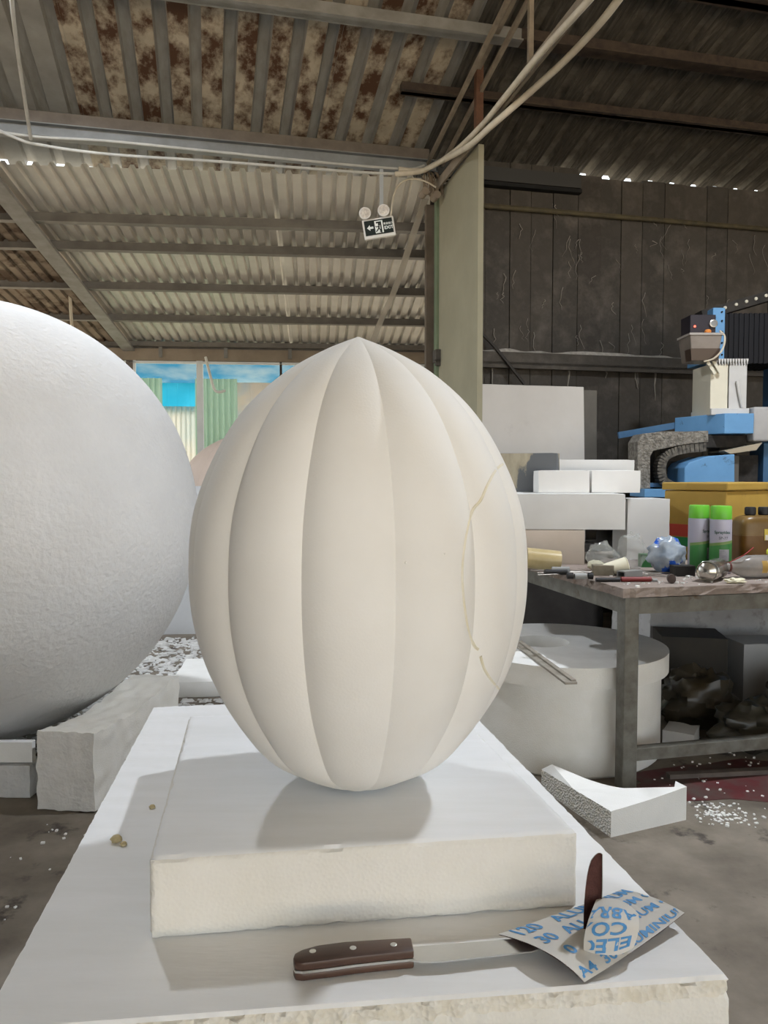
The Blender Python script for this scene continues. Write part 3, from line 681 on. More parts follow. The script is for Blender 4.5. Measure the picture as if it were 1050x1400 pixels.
# ---- foam drum under the table corner
dr = thing('foam_drum', 'thick round white foam drum with an overhanging lid, half under the table', 'foam drum', (.79, 3.40, 0))
mb = MB(); prof = [(.415, 0), (.425, .01), (.425, .366)]; mb.lathe(prof, 40); mb.build('drum_body', FOAMC, dr, smooth=25)
mb = MB(); hc = Vector((-.08, .04)); hr = .125; n = 72; R0 = .455
ring = []
for k in range(n):
    a = 2*PI*k/n; d = Vector((math.cos(a), math.sin(a))); bq = hc.dot(d); t = -bq+math.sqrt(bq*bq-(hc.length_squared-R0*R0)); o2 = hc+d*t*(1+.004*noise.noise(Vector((k*.9, 0, 0)))); i2 = hc+d*hr; ring.append((i2, o2))
for i2, o2 in ring: mb.v += [(i2.x, i2.y, .452), (o2.x, o2.y, .452), (o2.x, o2.y, .367), (i2.x*.98, i2.y*.98, .37)]
for k in range(n):
    a, b = 4*k, 4*((k+1) % n)
    mb.f += [(a, a+1, b+1, b), (a+1, a+2, b+2, b+1), (a+2, a+3, b+3, b+2), (a+3, a, b, b+3)]
mb.m = [0, 1, 0, 0]*n
mb.build('drum_lid', [mat('dusty_lid_foam', (.66, .65, .62), (.78, .77, .74), scale=4, rough=.9), FOAMC], dr)
a, b = at_z(708, 879, .460), at_z(781, 933, .460); mid = (a+b)/2
mb = MB(); mb.bar(a-mid, b-mid, .045, .008); mb.bar(a-mid+Vector((.012, .012, .006)), b-mid+Vector((.012, .012, .006)), .018, .008)
tag(mb.build('metal_strip', mat('dusty_strip', (.34, .31, .26), (.24, .21, .17), scale=20, rough=.7), None, at=(mid.x, mid.y, .4565)), 'long flat dusty strip lying across the drum lid and over its edge', 'strip')
# ---- wedge offcut on the floor
P1, P2, P3 = at_z(835, 1145, 0), at_z(938, 1121, 0), at_z(740, 1078, 0)
og = (P1+P2)/2; mb = MB(); out = [P1, P2+Vector((0, 0, 0))]
arc = []
for k in range(1, 14):
    t = k/14; q = P2.lerp(P3, t); d = (P1-q).normalized(); arc.append(q+d*.03*math.sin(PI*t))
poly = [P1, P1.lerp(P2, .5), P2, P2+Vector((-.02, .05, 0))]+arc+[P3, P3.lerp(P1, .5)]
hts = [.088, .10, .118, .118]+[.112-.035*math.sin(PI*(k/14)) for k in range(1, 14)]+[.075, .08]
n = len(poly); vs = [p-og for p in poly]+[p-og+Vector((0, 0, h)) for p, h in zip(poly, hts)]
mb.add(vs, [tuple(range(n-1, -1, -1))]); mb.add(vs, [tuple(range(n, 2*n))])
for i in range(n): mb.add(vs, [(i, (i+1) % n, n+(i+1) % n, n+i)], 1 if i in (n-1, n-2) else 0)
o = mb.build('foam_offcut', [FOAM, FOAMT], None, at=og, weld=True)
tag(o, 'wedge shaped white foam offcut with a hollow curve on the floor by the table leg', 'foam offcut')

# ================================================================== FOAM PIECES ON THE TABLE
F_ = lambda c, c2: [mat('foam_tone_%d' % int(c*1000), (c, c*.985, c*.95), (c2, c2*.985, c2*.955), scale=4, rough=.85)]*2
px_box('foam_box', 'beige foam box on the table under the long white block', 'foam block', 690, 798, 722, 768, 3.62, .30, math.radians(-6), [mat('beige_foam', (.56, .48, .41), (.50, .43, .36), scale=4)]*2, z0=ZT, z1=.944)
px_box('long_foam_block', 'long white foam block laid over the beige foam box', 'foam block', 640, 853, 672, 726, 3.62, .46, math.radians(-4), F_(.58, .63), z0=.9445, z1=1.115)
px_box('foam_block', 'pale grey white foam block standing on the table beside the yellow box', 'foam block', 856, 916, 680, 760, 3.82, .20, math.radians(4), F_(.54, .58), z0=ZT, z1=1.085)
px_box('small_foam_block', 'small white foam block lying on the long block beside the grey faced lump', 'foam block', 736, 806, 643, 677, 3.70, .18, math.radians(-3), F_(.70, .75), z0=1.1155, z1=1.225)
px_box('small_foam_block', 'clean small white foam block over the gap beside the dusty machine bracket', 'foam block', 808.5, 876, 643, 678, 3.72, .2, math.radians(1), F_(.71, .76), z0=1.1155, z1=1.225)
px_box('foam_slab_piece', 'thin white foam piece with raised bands lying behind the two small blocks', 'foam block', 755, 868, 628, 650, 3.98, .09, math.radians(0), F_(.60, .65), z0=1.1155, z1=1.282)
px_box('grey_lump', 'grey faced block with a peeling yellowish side on the long white block', 'foam block', 676, 758, 617, 673, 3.93, .12, math.radians(-20),
       [mat('slate_face', (.10, .11, .115), (.13, .14, .145), scale=4), mat('peeling_side', (.42, .37, .27), (.20, .18, .13), scale=9, stretch=(1, 1, .4), c3=(.12, .125, .13), s3=2, lo3=.5, hi3=.52)], z0=1.1155, z1=1.315)
# leaning boards by the wall
def leaning(name, label, xl, xr, yt, Y, th, m, lean, zb=0):
    a, b = at_d(xl, yt, Y), at_d(xr, yt, Y); w = (b.x-a.x)/math.cos(BANG); h = a.z-zb
    mb = MB(); mb.box((w/2, 0, h/2), (w, th, h)); o = mb.build(name, m, None, bev=.006)
    o.rotation_euler = (-lean, 0, BANG); o.location = (a.x, Y-math.sin(lean)*h, zb+th/2*math.sin(lean)+.001); return tag(o, label, 'board')
px_box('storage_crate', 'dark dusty crate standing by the wall under the big off white panel', 'crate', 662, 830, 780, 870, 5.48, .5, BANG, [mat('dark_crate', (.05, .045, .04), (.035, .03, .027), scale=5)]*2, z0=0, z1=.70)
leaning('leaning_board', 'big off white panel leaning near the dark wall beside the partition', 658, 807, 526, 5.62, .06, mat('offwhite_panel', (.58, .55, .51), (.52, .49, .45), scale=2, rough=.8, c3=(.42, .39, .36), s3=3, lo3=.62, hi3=.75), .05, .70)
leaning('grey_board', 'dull grey board standing behind the big off white panel', 700, 824, 531, 5.85, .03, mat('dull_grey_board', (.16, .145, .125), (.12, .11, .095), scale=4), .02, .70)

# ================================================================== THINGS ON THE TABLE
# spray cans
CANW = mat('lilac_white_can', (.38, .365, .43), (.34, .33, .39), scale=3, rough=.35); CANG = mat('lime_green_cap', (.16, .50, .05), (.13, .44, .04), scale=4, rough=.35)
CAND = mat('dark_green_label', (.045, .17, .05), (.06, .22, .06), scale=8, rough=.4); CANT = mat('dark_green_ink', (.02, .07, .04)); CANB = mat('grey_ink', (.15, .15, .17))
CANL = mat('olive_green_label', (.16, .24, .08), rough=.4)
def spray_can(px, Y, rz, label, y0):
    p = at_d(px, 700, Y); r, h = .0445, .29
    t = thing('spray_can', label, 'spray can', (p.x, p.y, ZT), rz, 'spray cans on the table')
    mb = MB(); mb.lathe([(r*.93, 0), (r, .006), (r, .228), (r*.97, .232)], 36); bd = mb.build('can_body', CANW, t, smooth=40)
    mb = MB(); mb.lathe([(r*.97, .2325), (r*.975, .234), (r*.955, .286), (r*.88, .29)], 36); mb.build('cap', CANG, t, smooth=40)
    mb = MB(); R = r+.0006      # wavy green lower label
    def lab(z0, z1): 
        mb2 = MB(); mb2.grid(lambda a, b: Vector((R*math.sin(a*4.4-2.2), -R*math.cos(a*4.4-2.2), z0(a)+(z1(a)-z0(a))*b)), 40, 4); return mb2
    top = lambda a: .112+.028*a
    lab(lambda a: .012, top).build('green_label', CAND, bd, smooth=60)
    lab(top, lambda a: top(a)+.012).build('label_border', CANL, bd, smooth=60)
    def wrap(body, size, a0, z, m, nm='lettering'):
        vs, fs = text_mesh(body, size, .02); w = max(v.x for v in vs); mb3 = MB()
        mb3.add([Vector(((R+.0004)*math.sin(a0+(v.x-w/2)/R), -(R+.0004)*math.cos(a0+(v.x-w/2)/R), z+v.y)) for v in vs], fs); mb3.build(nm, m, bd)
    wrap('Sprayidea', .0175, -.2, .172, CANT); wrap('SP-77', .0165, -.1, .148, CANB)
    mb3 = MB(); mb3.grid(lambda a, b: Vector(((R+.001)*math.sin(-.45+a*.9), -(R+.001)*math.cos(-.45+a*.9), .055+.05*b)), 10, 2); mb3.build('label_picture', mat('label_picture', (.40, .38, .40), (.24, .24, .26), scale=22, c3=(.3, .08, .07), s3=18, lo3=.6, hi3=.65), bd)
    return t
spray_can(956, 3.38, .9, 'green capped spray can turned sideways, nearer the blue plastic bag', 0)
spray_can(986, 3.30, -.05, 'green capped spray can with its lettering facing out, behind the silver can', 0)
# silver can lying down
p = at_d(966, 785, 3.0); ax = Vector((.62, .78, 0)).normalized()
sc = thing('silver_can', 'bare silver aerosol can lying on its side, domed bottom showing', 'spray can', (p.x, p.y, ZT))
Mx = Matrix.Translation((0, 0, .042)) @ Matrix(((-ax.y, 0, ax.x), (ax.x, 0, ax.y), (0, 1, 0))).to_4x4()
SILV = mat('brushed_silver', (.55, .53, .48), (.45, .43, .39), scale=9, rough=.22, metal=.9)
mb = MB(); mb.lathe([(.001, -.012), (.012, -.011), (.024, -.006), (.034, .002), (.037, .004), (.0395, 0), (.041, .006), (.041, .165), (.034, .18), (.02, .188)], 36, Mx); mb.build('can_body', SILV, sc, smooth=30)
mb = MB(); mb.lathe([(.0395, .018), (.042, .02), (.0395, .022)], 36, Mx); mb.build('seam_ring', SILV, sc, smooth=30)
# clear bottle lying
p = at_d(1010, 772, 3.12); ax = Vector((1, .18, 0)).normalized(); CLEARP = mat('clear_dusty_bottle', (.24, .22, .20), (.33, .30, .27), scale=12, rough=.25, alpha=.7)
bo = thing('plastic_bottle', 'dusty clear plastic bottle lying on its side behind the silver can', 'bottle', (p.x, p.y, ZT))
Mx = Matrix.Translation((0, 0, .048)) @ Matrix(((-ax.y, 0, ax.x), (ax.x, 0, ax.y), (0, 1, 0))).to_4x4()
mb = MB(); mb.lathe([(.012, -.075), (.017, -.07), (.017, -.045), (.024, -.03), (.043, .015), (.047, .04), (.047, .22), (.042, .235), (.03, .24)], 28, Mx); mb.build('bottle_body', CLEARP, bo, smooth=40)
mb = MB(); mb.lathe([(.014, -.05), (.021, -.048), (.021, -.042), (.014, -.04)], 20, Mx); mb.build('neck_ring', mat('dark_red_ring', (.10, .03, .025), rough=.4), bo, smooth=40)
mb = MB(); q0 = Mx @ Vector((0, .045, -.04)); mb.tube(spline([Mx @ Vector((-.005, .02, -.045)), Mx @ Vector((-.03, .05, .0)), Mx @ Vector((-.02, .08, .05))], 5), .0022, 6); mb.build('red_string', mat('red_string', (.25, .03, .03)), bo)
mb = MB()
for z0, z1, m in ((.075, .1, 0), (.1, .145, 1)): mb.grid(lambda a, b: Mx @ Vector((-.0475*math.cos(-.5+a*1.1), .0475*math.sin(-.5+a*1.1), z0+(z1-z0)*b)), 8, 2, m)
mb.build('bottle_label', [mat('amber_tape', (.36, .23, .06)), mat('dull_white_label', (.5, .47, .45))], bo)
# amber jerrycan
p = at_d(1036, 700, 3.42); jc = thing('jerrycan', 'amber plastic jerrycan with two black caps beside the spray cans', 'jerrycan', (p.x, p.y, ZT), .1)
AMB = mat('amber_liquid_plastic', (.10, .045, .008), (.15, .072, .016), scale=5, rough=.3, spec=.3); AMBT = mat('pale_amber_plastic', (.13, .075, .022), (.19, .12, .045), scale=6, rough=.3, spec=.3)
def squircle(prof, n=40):
    m = MB()
    for sx, sy, z in prof:
        for k in range(n):
            t = 2*PI*k/n; c, d = math.cos(t), math.sin(t); q = (abs(c)**5+abs(d)**5)**-.2
            m.v.append((c*q*sx, d*q*sy, z))
    for j in range(len(prof)-1):
        for k in range(n): k2 = (k+1) % n; m.f.append((j*n+k, j*n+k2, (j+1)*n+k2, (j+1)*n+k))
    m.f.append(tuple(range(n-1, -1, -1))); m.f.append(tuple((len(prof)-1)*n+k for k in range(n))); m.m = [0]*len(m.f); return m
squircle([(.088, .05, 0), (.096, .058, .008), (.099, .06, .02), (.099, .06, .155)]).build('lower_body', AMB, jc, smooth=50)
squircle([(.099, .06, .1552), (.099, .06, .20), (.096, .058, .218), (.087, .052, .232), (.07, .04, .241), (.05, .03, .2435)]).build('shoulder', AMBT, jc, smooth=50)
for x, r in ((-.035, .024), (.028, .024)):
    mb = MB(); mb.lathe([(r*.8, .243), (r, .248), (r, .275), (r*.85, .28)], 16, Matrix.Translation((x, 0, 0))); mb.build('cap', mat('black_plastic', (.02, .018, .018), rough=.5), jc, smooth=40)
mb = MB(); mb.box((.015, -.0612, .16), (.04, .002, .05)); lb = mb.build('sticker', mat('yellow_sticker', (.55, .42, .08)), jc)
mb = MB(); mb.box((.016, -.0628, .148), (.034, .0015, .022)); mb.build('sticker_panel', mat('pale_sticker', (.6, .58, .52)), lb)
mb = MB(); mb.lathe([(.014, 0), (.018, .001), (.010, .003)], 7, Matrix.Translation((.022, -.0605, .085)) @ Matrix.Rotation(PI/2, 4, 'X')); mb.build('yellow_green_blot', mat('yellow_green', (.50, .55, .06)), jc)
# yellow box
YEL = mat('mustard_yellow_plastic', (.42, .27, .06), (.36, .23, .05), scale=5, rough=.55, c3=(.24, .16, .06), s3=8, lo3=.62, hi3=.7)
pc = at_d(993, 700, 3.66); YB = math.radians(35)
yb = thing('yellow_box', 'mustard yellow lidded box with red and green stripes on the table', 'box', (pc.x, pc.y, ZT), YB)
# local: front corner at origin, x to the right-back, y to the left-back
lw, rw, hh = .34, .60, .385
mb = MB(); mb.box((rw/2, lw/2, hh/2-.02), (rw, lw, hh-.04)); mb.build('box_body', YEL, yb, bev=.006)
mb = MB(); mb.box((rw/2, lw/2, hh-.019), (rw+.02, lw+.02, .038)); mb.build('lid', YEL, yb, bev=.006)
for z, h, m, nm in ((.115, .06, mat('red_stripe', (.42, .06, .04)), 'red_stripe'), (.065, .045, mat('green_stripe', (.03, .24, .08)), 'green_stripe')):
    mb = MB(); mb.box((-.001, lw*.75, z+h/2), (.002, lw*.49, h)); mb.build(nm, m, yb)
# bags, cup, tape
def blob(name, label, cat, p, dims, m, seed, rz=0, crump=.35, kind=None):
    mb = MB(); n, r = 30, 20
    for j in range(r+1):
        a = PI*j/r
        for k in range(n):
            t = 2*PI*k/n; d = Vector((math.sin(a)*math.cos(t), math.sin(a)*math.sin(t), -math.cos(a)))
            s = 1+crump*(noise.noise(d*2.1+Vector((seed, 0, 0)))+.6*abs(noise.noise(d*5+Vector((seed, 4, 0)))))
            mb.v.append((d.x*s*dims[0]/2, d.y*s*dims[1]/2, max(0, dims[2]/2+d.z*s*dims[2]/2)))
    for j in range(r):
        for k in range(n): k2 = (k+1) % n; mb.f.append((j*n+k, j*n+k2, (j+1)*n+k2, (j+1)*n+k))
    mb.m = [0]*len(mb.f)
    return tag(mb.build(name, m, None, smooth=45, at=p, rz=rz, weld=True), label, cat)
CLB = mat('clear_bag_plastic', (.45, .47, .44), (.66, .66, .62), scale=25, rough=.10, alpha=.24, spec=.8)
p = at_d(911, 750, 3.30); blob('blue_plastic_bag', 'crumpled pale blue plastic bag with a dark blue top beside the spray cans', 'plastic bag', (p.x, p.y, ZT), (.155, .11, .15), mat('pale_blue_plastic', (.22, .27, .34), (.36, .40, .44), scale=14, rough=.15, spec=.8, c3=(.02, .09, .45), s3=4, lo3=.52, hi3=.54), 3, crump=.3)
p = at_d(823, 757, 3.36); blob('clear_plastic_bag', 'crumpled clear plastic bag around a cream lump beside the paper cup', 'plastic bag', (p.x, p.y, ZT), (.12, .10, .125), CLB, 8, crump=.3)
p = at_d(864, 745, 3.46); blob('clear_plastic_bag', 'crumpled clear plastic bag between the paper cup and the blue bag', 'plastic bag', (p.x, p.y, ZT), (.12, .11, .155), CLB, 14, crump=.35)
p = at_d(815, 765, 3.37); blob('cream_lump', 'cream foam lump inside the clear plastic bag', 'foam scrap', (p.x, p.y, ZT), (.075, .06, .045), mat('cream_putty', (.66, .62, .46)), 5, crump=.25)
p = at_d(842, 757, 3.22); cp = thing('paper_cup', 'cream paper cup lying on its side among the clear bags', 'cup', (p.x, p.y, ZT), 0)
Mx = Matrix.Translation((0, 0, .034)) @ Matrix.Rotation(math.radians(78), 4, 'Y'); mb = MB(); CR = mat('cream_cup', (.68, .64, .50), (.62, .58, .44), scale=5)
mb.lathe([(.024, -.05), (.034, .045), (.032, .045), (.022, -.046)], 28, Mx, cap=True); mb.build('cup_wall', CR, cp, smooth=40)
mb = MB(); mb.lathe([(.033, .042), (.036, .045), (.033, .048)], 28, Mx); mb.build('cup_rim', CR, cp, smooth=60)
p = at_d(888, 765, 3.52); mb = MB(); mb.box((0, 0, .03), (.09, .05, .06)); tag(mb.build('green_carton', mat('dark_green_carton', (.04, .16, .05)), None, at=(p.x, p.y, ZT), bev=.002), 'small dark green carton between the cup and the blue bag', 'carton')
p = at_d(742, 752, 3.40); Mx = Matrix.Translation((0, 0, .047)) @ Matrix.Rotation(math.radians(96), 4, 'Y')
mb = MB(); mb.lathe([(.03, -.075), (.046, -.075), (.046, .075), (.03, .075), (.03, -.07)], 32, Mx, cap=False)
tag(mb.build('tape_roll', mat('amber_tape_roll', (.42, .33, .16), (.50, .40, .22), scale=12, rough=.3), None, smooth=40, at=(p.x, p.y, ZT)), 'translucent amber tape roll lying on its side by the egg', 'tape roll')
# small tools
def tool(name, label, cat, px, Y, ln, ang, secs):
    p = at_d(px, 780, Y); t = thing(name, label, cat, (p.x, p.y, ZT), ang)
    for nm, x0, x1, w, h, m in secs:
        mb = MB(); mb.lathe([(.001, x0), (w/2, x0+.003), (w/2, x1-.003), (.001, x1)], 14, Matrix.Translation((0, 0, h/2)) @ Matrix.Diagonal((1, 1, h/w, 1)) @ Matrix.Rotation(PI/2, 4, 'Y')); mb.build(nm, m, t, smooth=40)
BLKP = mat('black_plastic', (.02, .018, .018), rough=.5); GREYP = mat('grey_plastic', (.30, .30, .29), rough=.5); REDP = mat('dark_red_handle', (.20, .03, .028), (.15, .025, .022), scale=9, rough=.45)
tool('cutter_knife', 'long cutter with a dark red grip lying near the table edge', 'cutter', 862, 3.02, .2, .03, [('dark_end', -.14, -.04, .02, .017, BLKP), ('red_grip', -.04, .085, .022, .02, REDP), ('pale_tip', .085, .11, .012, .012, GREYP)])
tool('marker_pen', 'short pen with black ends and a grey middle on the table', 'pen', 793, 3.1, .1, -.02, [('cap', -.055, -.025, .026, .026, BLKP), ('barrel', -.025, .03, .024, .024, GREYP), ('end', .03, .055, .026, .026, BLKP)])
tool('black_clip', 'black oblong clip lying in front of the amber tape roll', 'clip', 760, 3.22, .1, .05, [('clip_body', -.05, .05, .03, .026, BLKP), ('clip_arm', -.02, .06, .012, .036, GREYP)])
tool('brown_cork', 'small dark brown cylinder standing at the table edge beside the cutter', 'plug', 918, 2.98, .03, 1.4, [('plug_body', -.018, .018, .03, .036, mat('dark_brown_plug', (.07, .05, .045)))])
def block(name, label, cat, px, Y, d, ang, m):
    p = at_d(px, 780, Y); mb = MB(); mb.box((0, 0, d[2]/2), d); return tag(mb.build(name, m, None, at=(p.x, p.y, ZT), rz=ang, bev=.003), label, cat)
block('sanding_block', 'dusty brownish sanding block lying behind the pen', 'block', 824, 3.22, (.085, .05, .045), -.1, mat('dusty_brown_block', (.22, .19, .14), (.16, .14, .10), scale=30))
hb = at_d(861, 780, 3.16)
mb = MB(); w, d, h, t_ = .10, .045, .028, .004
mb.box((0, 0, t_/2), (w, d, t_)); mb.box((0, 0, h-t_/2), (w, d, t_)); mb.box((0, -d/2+t_/2, h/2), (w, t_, h-2*t_)); mb.box((0, d/2-t_/2, h/2), (w, t_, h-2*t_)); 
tag(mb.build('steel_channel', mat('grey_channel', (.28, .28, .27), rough=.4, metal=.4), None, at=(hb.x, hb.y, ZT), rz=.5), 'short hollow grey steel tube behind the red cutter', 'tube')
block('dark_case', 'dark oblong case lying in front of the spray cans', 'case', 933, 3.2, (.09, .05, .045), .1, mat('dark_case', (.022, .02, .018), rough=.5))
ROD = mat('dull_steel_rod', (.26, .24, .21), (.18, .16, .14), scale=20, rough=.45, metal=.5)
rodlabels = ['long thin steel rod lying across the table below the clear bags', 'thin steel rod crossing under the paper cup', 'bent thin rod among the tools in front of the foam box', 'thin rod running towards the spray cans from the cup', 'short thin rod beside the sanding block', 'thin rod nearest the foam box on the table', 'thin rod lying beside the black clip', 'thin rod crossing over the steel tube', 'thin rod lying between the tape roll and the sanding block', 'thin rod in front of the blue bag']
for (x0, Y0, x1, Y1), lb in zip([(755, 3.30, 925, 3.34), (800, 3.30, 905, 3.24), (735, 3.26, 850, 3.30), (845, 3.26, 930, 3.30), (800, 3.18, 850, 3.27), (725, 3.34, 800, 3.31), (735, 3.18, 800, 3.24), (840, 3.22, 925, 3.13), (745, 3.25, 815, 3.27), (880, 3.28, 945, 3.22)], rodlabels):
    a = at_d(x0, 770, Y0); b = at_d(x1, 770, Y1); a.z = b.z = 0; m_ = (a+b)/2; zz = .003
    mb = MB(); mb.tube([a-m_, (a+b)/2-m_+Vector((0, .004, 0)), b-m_], .003, 6); tag(mb.build('steel_rod', ROD, None, at=(m_.x, m_.y, ZT+zz+.0004*rodlabels.index(lb))), lb, 'rod', 'thin rods on the table')
mb = MB()
for k in range(150):
    q = Vector((random.uniform(-.03, 1.3), random.uniform(-.03, .4))); s = random.uniform(.0015, .006)*(2.2 if random.random() < .08 else 1)
    mb.box((q.x, q.y, s*.4), (s*2.4, s*1.5, s*.8), Matrix.Rotation(random.uniform(0, 3), 3, 'Z'))
o = mb.build('foam_specks', FOAM, None, at=(TX, TY, ZT), rz=BANG); tag(o, 'white foam specks scattered over the work table top', 'foam crumbs', kind='stuff')
p = at_d(1005, 790, 2.98); blob('cream_scrap', 'crumbly cream foam scrap beside the silver can', 'foam scrap', (p.x, p.y, ZT), (.07, .04, .02), mat('cream_putty', (.66, .62, .46)), 21, crump=.5)

# ================================================================== CNC MACHINE
MY = 5.15
q0 = at_d(985, 600, MY); cnc = thing('cnc_machine', 'blue foam milling machine with white column and black bellows by the dark wall', 'machine', (q0.x, q0.y, 0), 0)
sc_ = MY/1050
BLUE = mat('machine_blue', (.13, .30, .52), (.11, .26, .46), scale=5, rough=.5, c3=(.07, .14, .22), s3=12, lo3=.64, hi3=.7)
BLUED = mat('machine_dark_blue', (.05, .13, .24), (.04, .10, .19), scale=5, rough=.5)
BLKM = mat('black_bellows', (.010, .010, .012), rough=.8); DUSTY = mat('foam_dust_crust', (.30, .28, .24), (.14, .125, .105), scale=38, rough=1, bump=1, bscale=70, bdist=.02)
CREAM = mat('cream_column', (.66, .62, .50), (.60, .56, .45), scale=4, rough=.7); WHC = mat('greyish_white_column', (.58, .57, .55), (.50, .49, .47), scale=5, rough=.7)
DK = mat('dark_machine_parts', (.02, .018, .016), (.04, .035, .03), scale=20, rough=.8)
def mp(px, py, dy=0): v_ = at_d(px, py, MY); return Vector((v_.x-q0.x, dy, v_.z))
def mbox(name, x0, x1, y0, y1, dy, dep, m, par=cnc, bev=.004):
    a, b = mp(x0, y1), mp(x1, y0); mb = MB(); mb.box(((a.x+b.x)/2, dy+dep/2, (a.z+b.z)/2), (b.x-a.x, dep, b.z-a.z)); return mb.build(name, m, par, bev=bev)
# bellows: pleated box
a, b = mp(989, 497), mp(1150, 428); mb = MB(); n = 46
for k in range(n):
    x0 = a.x+(b.x-a.x)*k/n; x1 = a.x+(b.x-a.x)*(k+1)/n; e = .008 if k % 2 else 0
    mb.box(((x0+x1)/2, .18, (a.z+b.z)/2), (x1-x0+.001, .36-e*2, b.z-a.z-e))
mb.build('bellows', BLKM, cnc)
pl = mbox('blue_end_plate', 971, 989, 422, 493, -.03, .42, BLUE)
for z in (428, 440, 455, 470, 486):
    q = mp(984, z, -.034); mb = MB(); mb.lathe([(.006, -.004), (.006, .004)], 8, Matrix.Translation(q) @ X2); mb.build('bolt', BLKM, pl)
# rail with dots on top
a, b = mp(966, 428, .12), mp(1075, 396, .12); mb = MB(); mb.bar(a, b, .12, .065); ca = mb.build('cable_carrier', DK, cnc)
for t in (.28, .42, .55, .67, .8):
    q = a.lerp(b, t)+Vector((0, -.063, .004)); mb = MB(); mb.lathe([(.011, -.004), (.011, .006), (.006, .008)], 10, Matrix.Translation(q) @ X2); mb.build('stud', mat('pale_stud', (.5, .47, .38)), ca)
# lubricator
mbox('lubricator_head', 936, 971, 434, 461, -.09, .16, mat('dark_purple_black', (.022, .018, .024), rough=.4))
q = mp(942, 450, -.094); mb = MB(); mb.lathe([(.007, 0), (.006, .006), (.002, .008)], 10, Matrix.Translation(q) @ X2); mb.build('indicator_light', mat('red_led', (.6, .03, .02), emit=((1, .1, .06), 3)), cnc)
q = mp(966.5, 446.5, -.095); mb = MB(); mb.lathe([(.026, -.01), (.026, .012), (.02, .014)], 18, Matrix.Translation(q) @ X2); g = mb.build('gauge', mat('gauge_rim', (.35, .33, .30), rough=.3, metal=.6), cnc, smooth=30)
mb = MB(); mb.lathe([(.019, .0142), (.004, .0155)], 18, Matrix.Translation(q) @ X2); mb.build('gauge_dial', mat('gauge_dial', (.22, .22, .21), rough=.2), g)
mb = MB(); mb.lathe([(.02, 0), (.022, .012), (.014, .022)], 12, Matrix.Translation(mp(959, 459, -.10))); mb.build('orange_cap', mat('orange_cap', (.62, .22, .05)), cnc)
a, b = mp(934, 496), mp(978, 460); mb = MB(); TK = mat('dusty_clear_tank', (.20, .17, .145), (.15, .125, .105), scale=6, rough=.3)
mb.box8([Vector((x, y, z)) for x, y, z in ((a.x+.02, -.09, a.z), (b.x-.02, -.09, a.z), (b.x-.02, .08, a.z), (a.x+.02, .08, a.z), (a.x, -.11, b.z), (b.x, -.11, b.z), (b.x, .1, b.z), (a.x, .1, b.z))]); tk = mb.build('oil_tank', TK, cnc, bev=.005)
mb = MB(); zz = a.z+.45*(b.z-a.z); mb.box8([Vector((x, y, z)) for x, y, z in ((a.x+.018, -.094, a.z+.004), (b.x-.018, -.094, a.z+.004), (b.x-.018, .0, a.z+.004), (a.x+.018, .0, a.z+.004), (a.x+.008, -.104, zz), (b.x-.008, -.104, zz), (b.x-.008, .0, zz), (a.x+.008, .0, zz))]); mb.build('oil', mat('brown_oil', (.055, .035, .025), rough=.3), tk)
mb = MB(); mb.box8([Vector((x, y, z)) for x, y, z in ((a.x-.006, -.117, b.z-.01), (b.x+.006, -.117, b.z-.01), (b.x+.006, .1, b.z-.01), (a.x-.006, .1, b.z-.01), (a.x-.006, -.117, b.z+.004), (b.x+.006, -.117, b.z+.004), (b.x+.006, .1, b.z+.004), (a.x-.006, .1, b.z+.004))]); mb.build('tank_rim', mat('tank_rim', (.34, .31, .28)), tk)
mb = MB(); mb.tube(spline([mp(975, 456, -.1), mp(980, 465, -.12), mp(976, 482, -.13), mp(965, 494, -.12), mp(955, 497, -.09)], 6), .006, 6); mb.build('oil_hose', CABW, cnc)
# column
mbox('column_side', 968, 993, 498, 567, -.03, .30, CREAM); cf = mbox('column_front', 993.2, 1019, 497, 562, -.03, .30, WHC)
mb = MB(); a, b = mp(970, 500, -.036), mp(1019, 494, -.036)
for k in range(13):
    x = a.x+(b.x-a.x)*(k+.5)/13; mb.add([Vector((x-.008, -.034, b.z+.01)), Vector((x+.008, -.034, b.z+.01)), Vector((x, -.034, a.z-.004)), Vector((x-.008, -.05, b.z+.01)), Vector((x+.008, -.05, b.z+.01)), Vector((x, -.05, a.z-.004))], [(0, 1, 2), (3, 5, 4), (0, 3, 4, 1), (1, 4, 5, 2), (2, 5, 3, 0)])
mb.build('toothed_edge', WHC, cf)
mb = MB(); mb.tube([mp(1004, 522, -.045), mp(1007, 540, -.045), mp(1011, 558, -.045)], .012, 8); mb.build('column_tube', WHC, cf)
mb = MB(); mb.bar(mp(962, 497, -.06), mp(972, 513, -.06), .02, .02); mb.bar(mp(969, 495, -.06), mp(979, 511, -.06), .02, .02); mb.build('bracket_arm', CREAM, cnc)
mbox('column_foot', 968, 1020, 559, 568, -.05, .34, WHC)
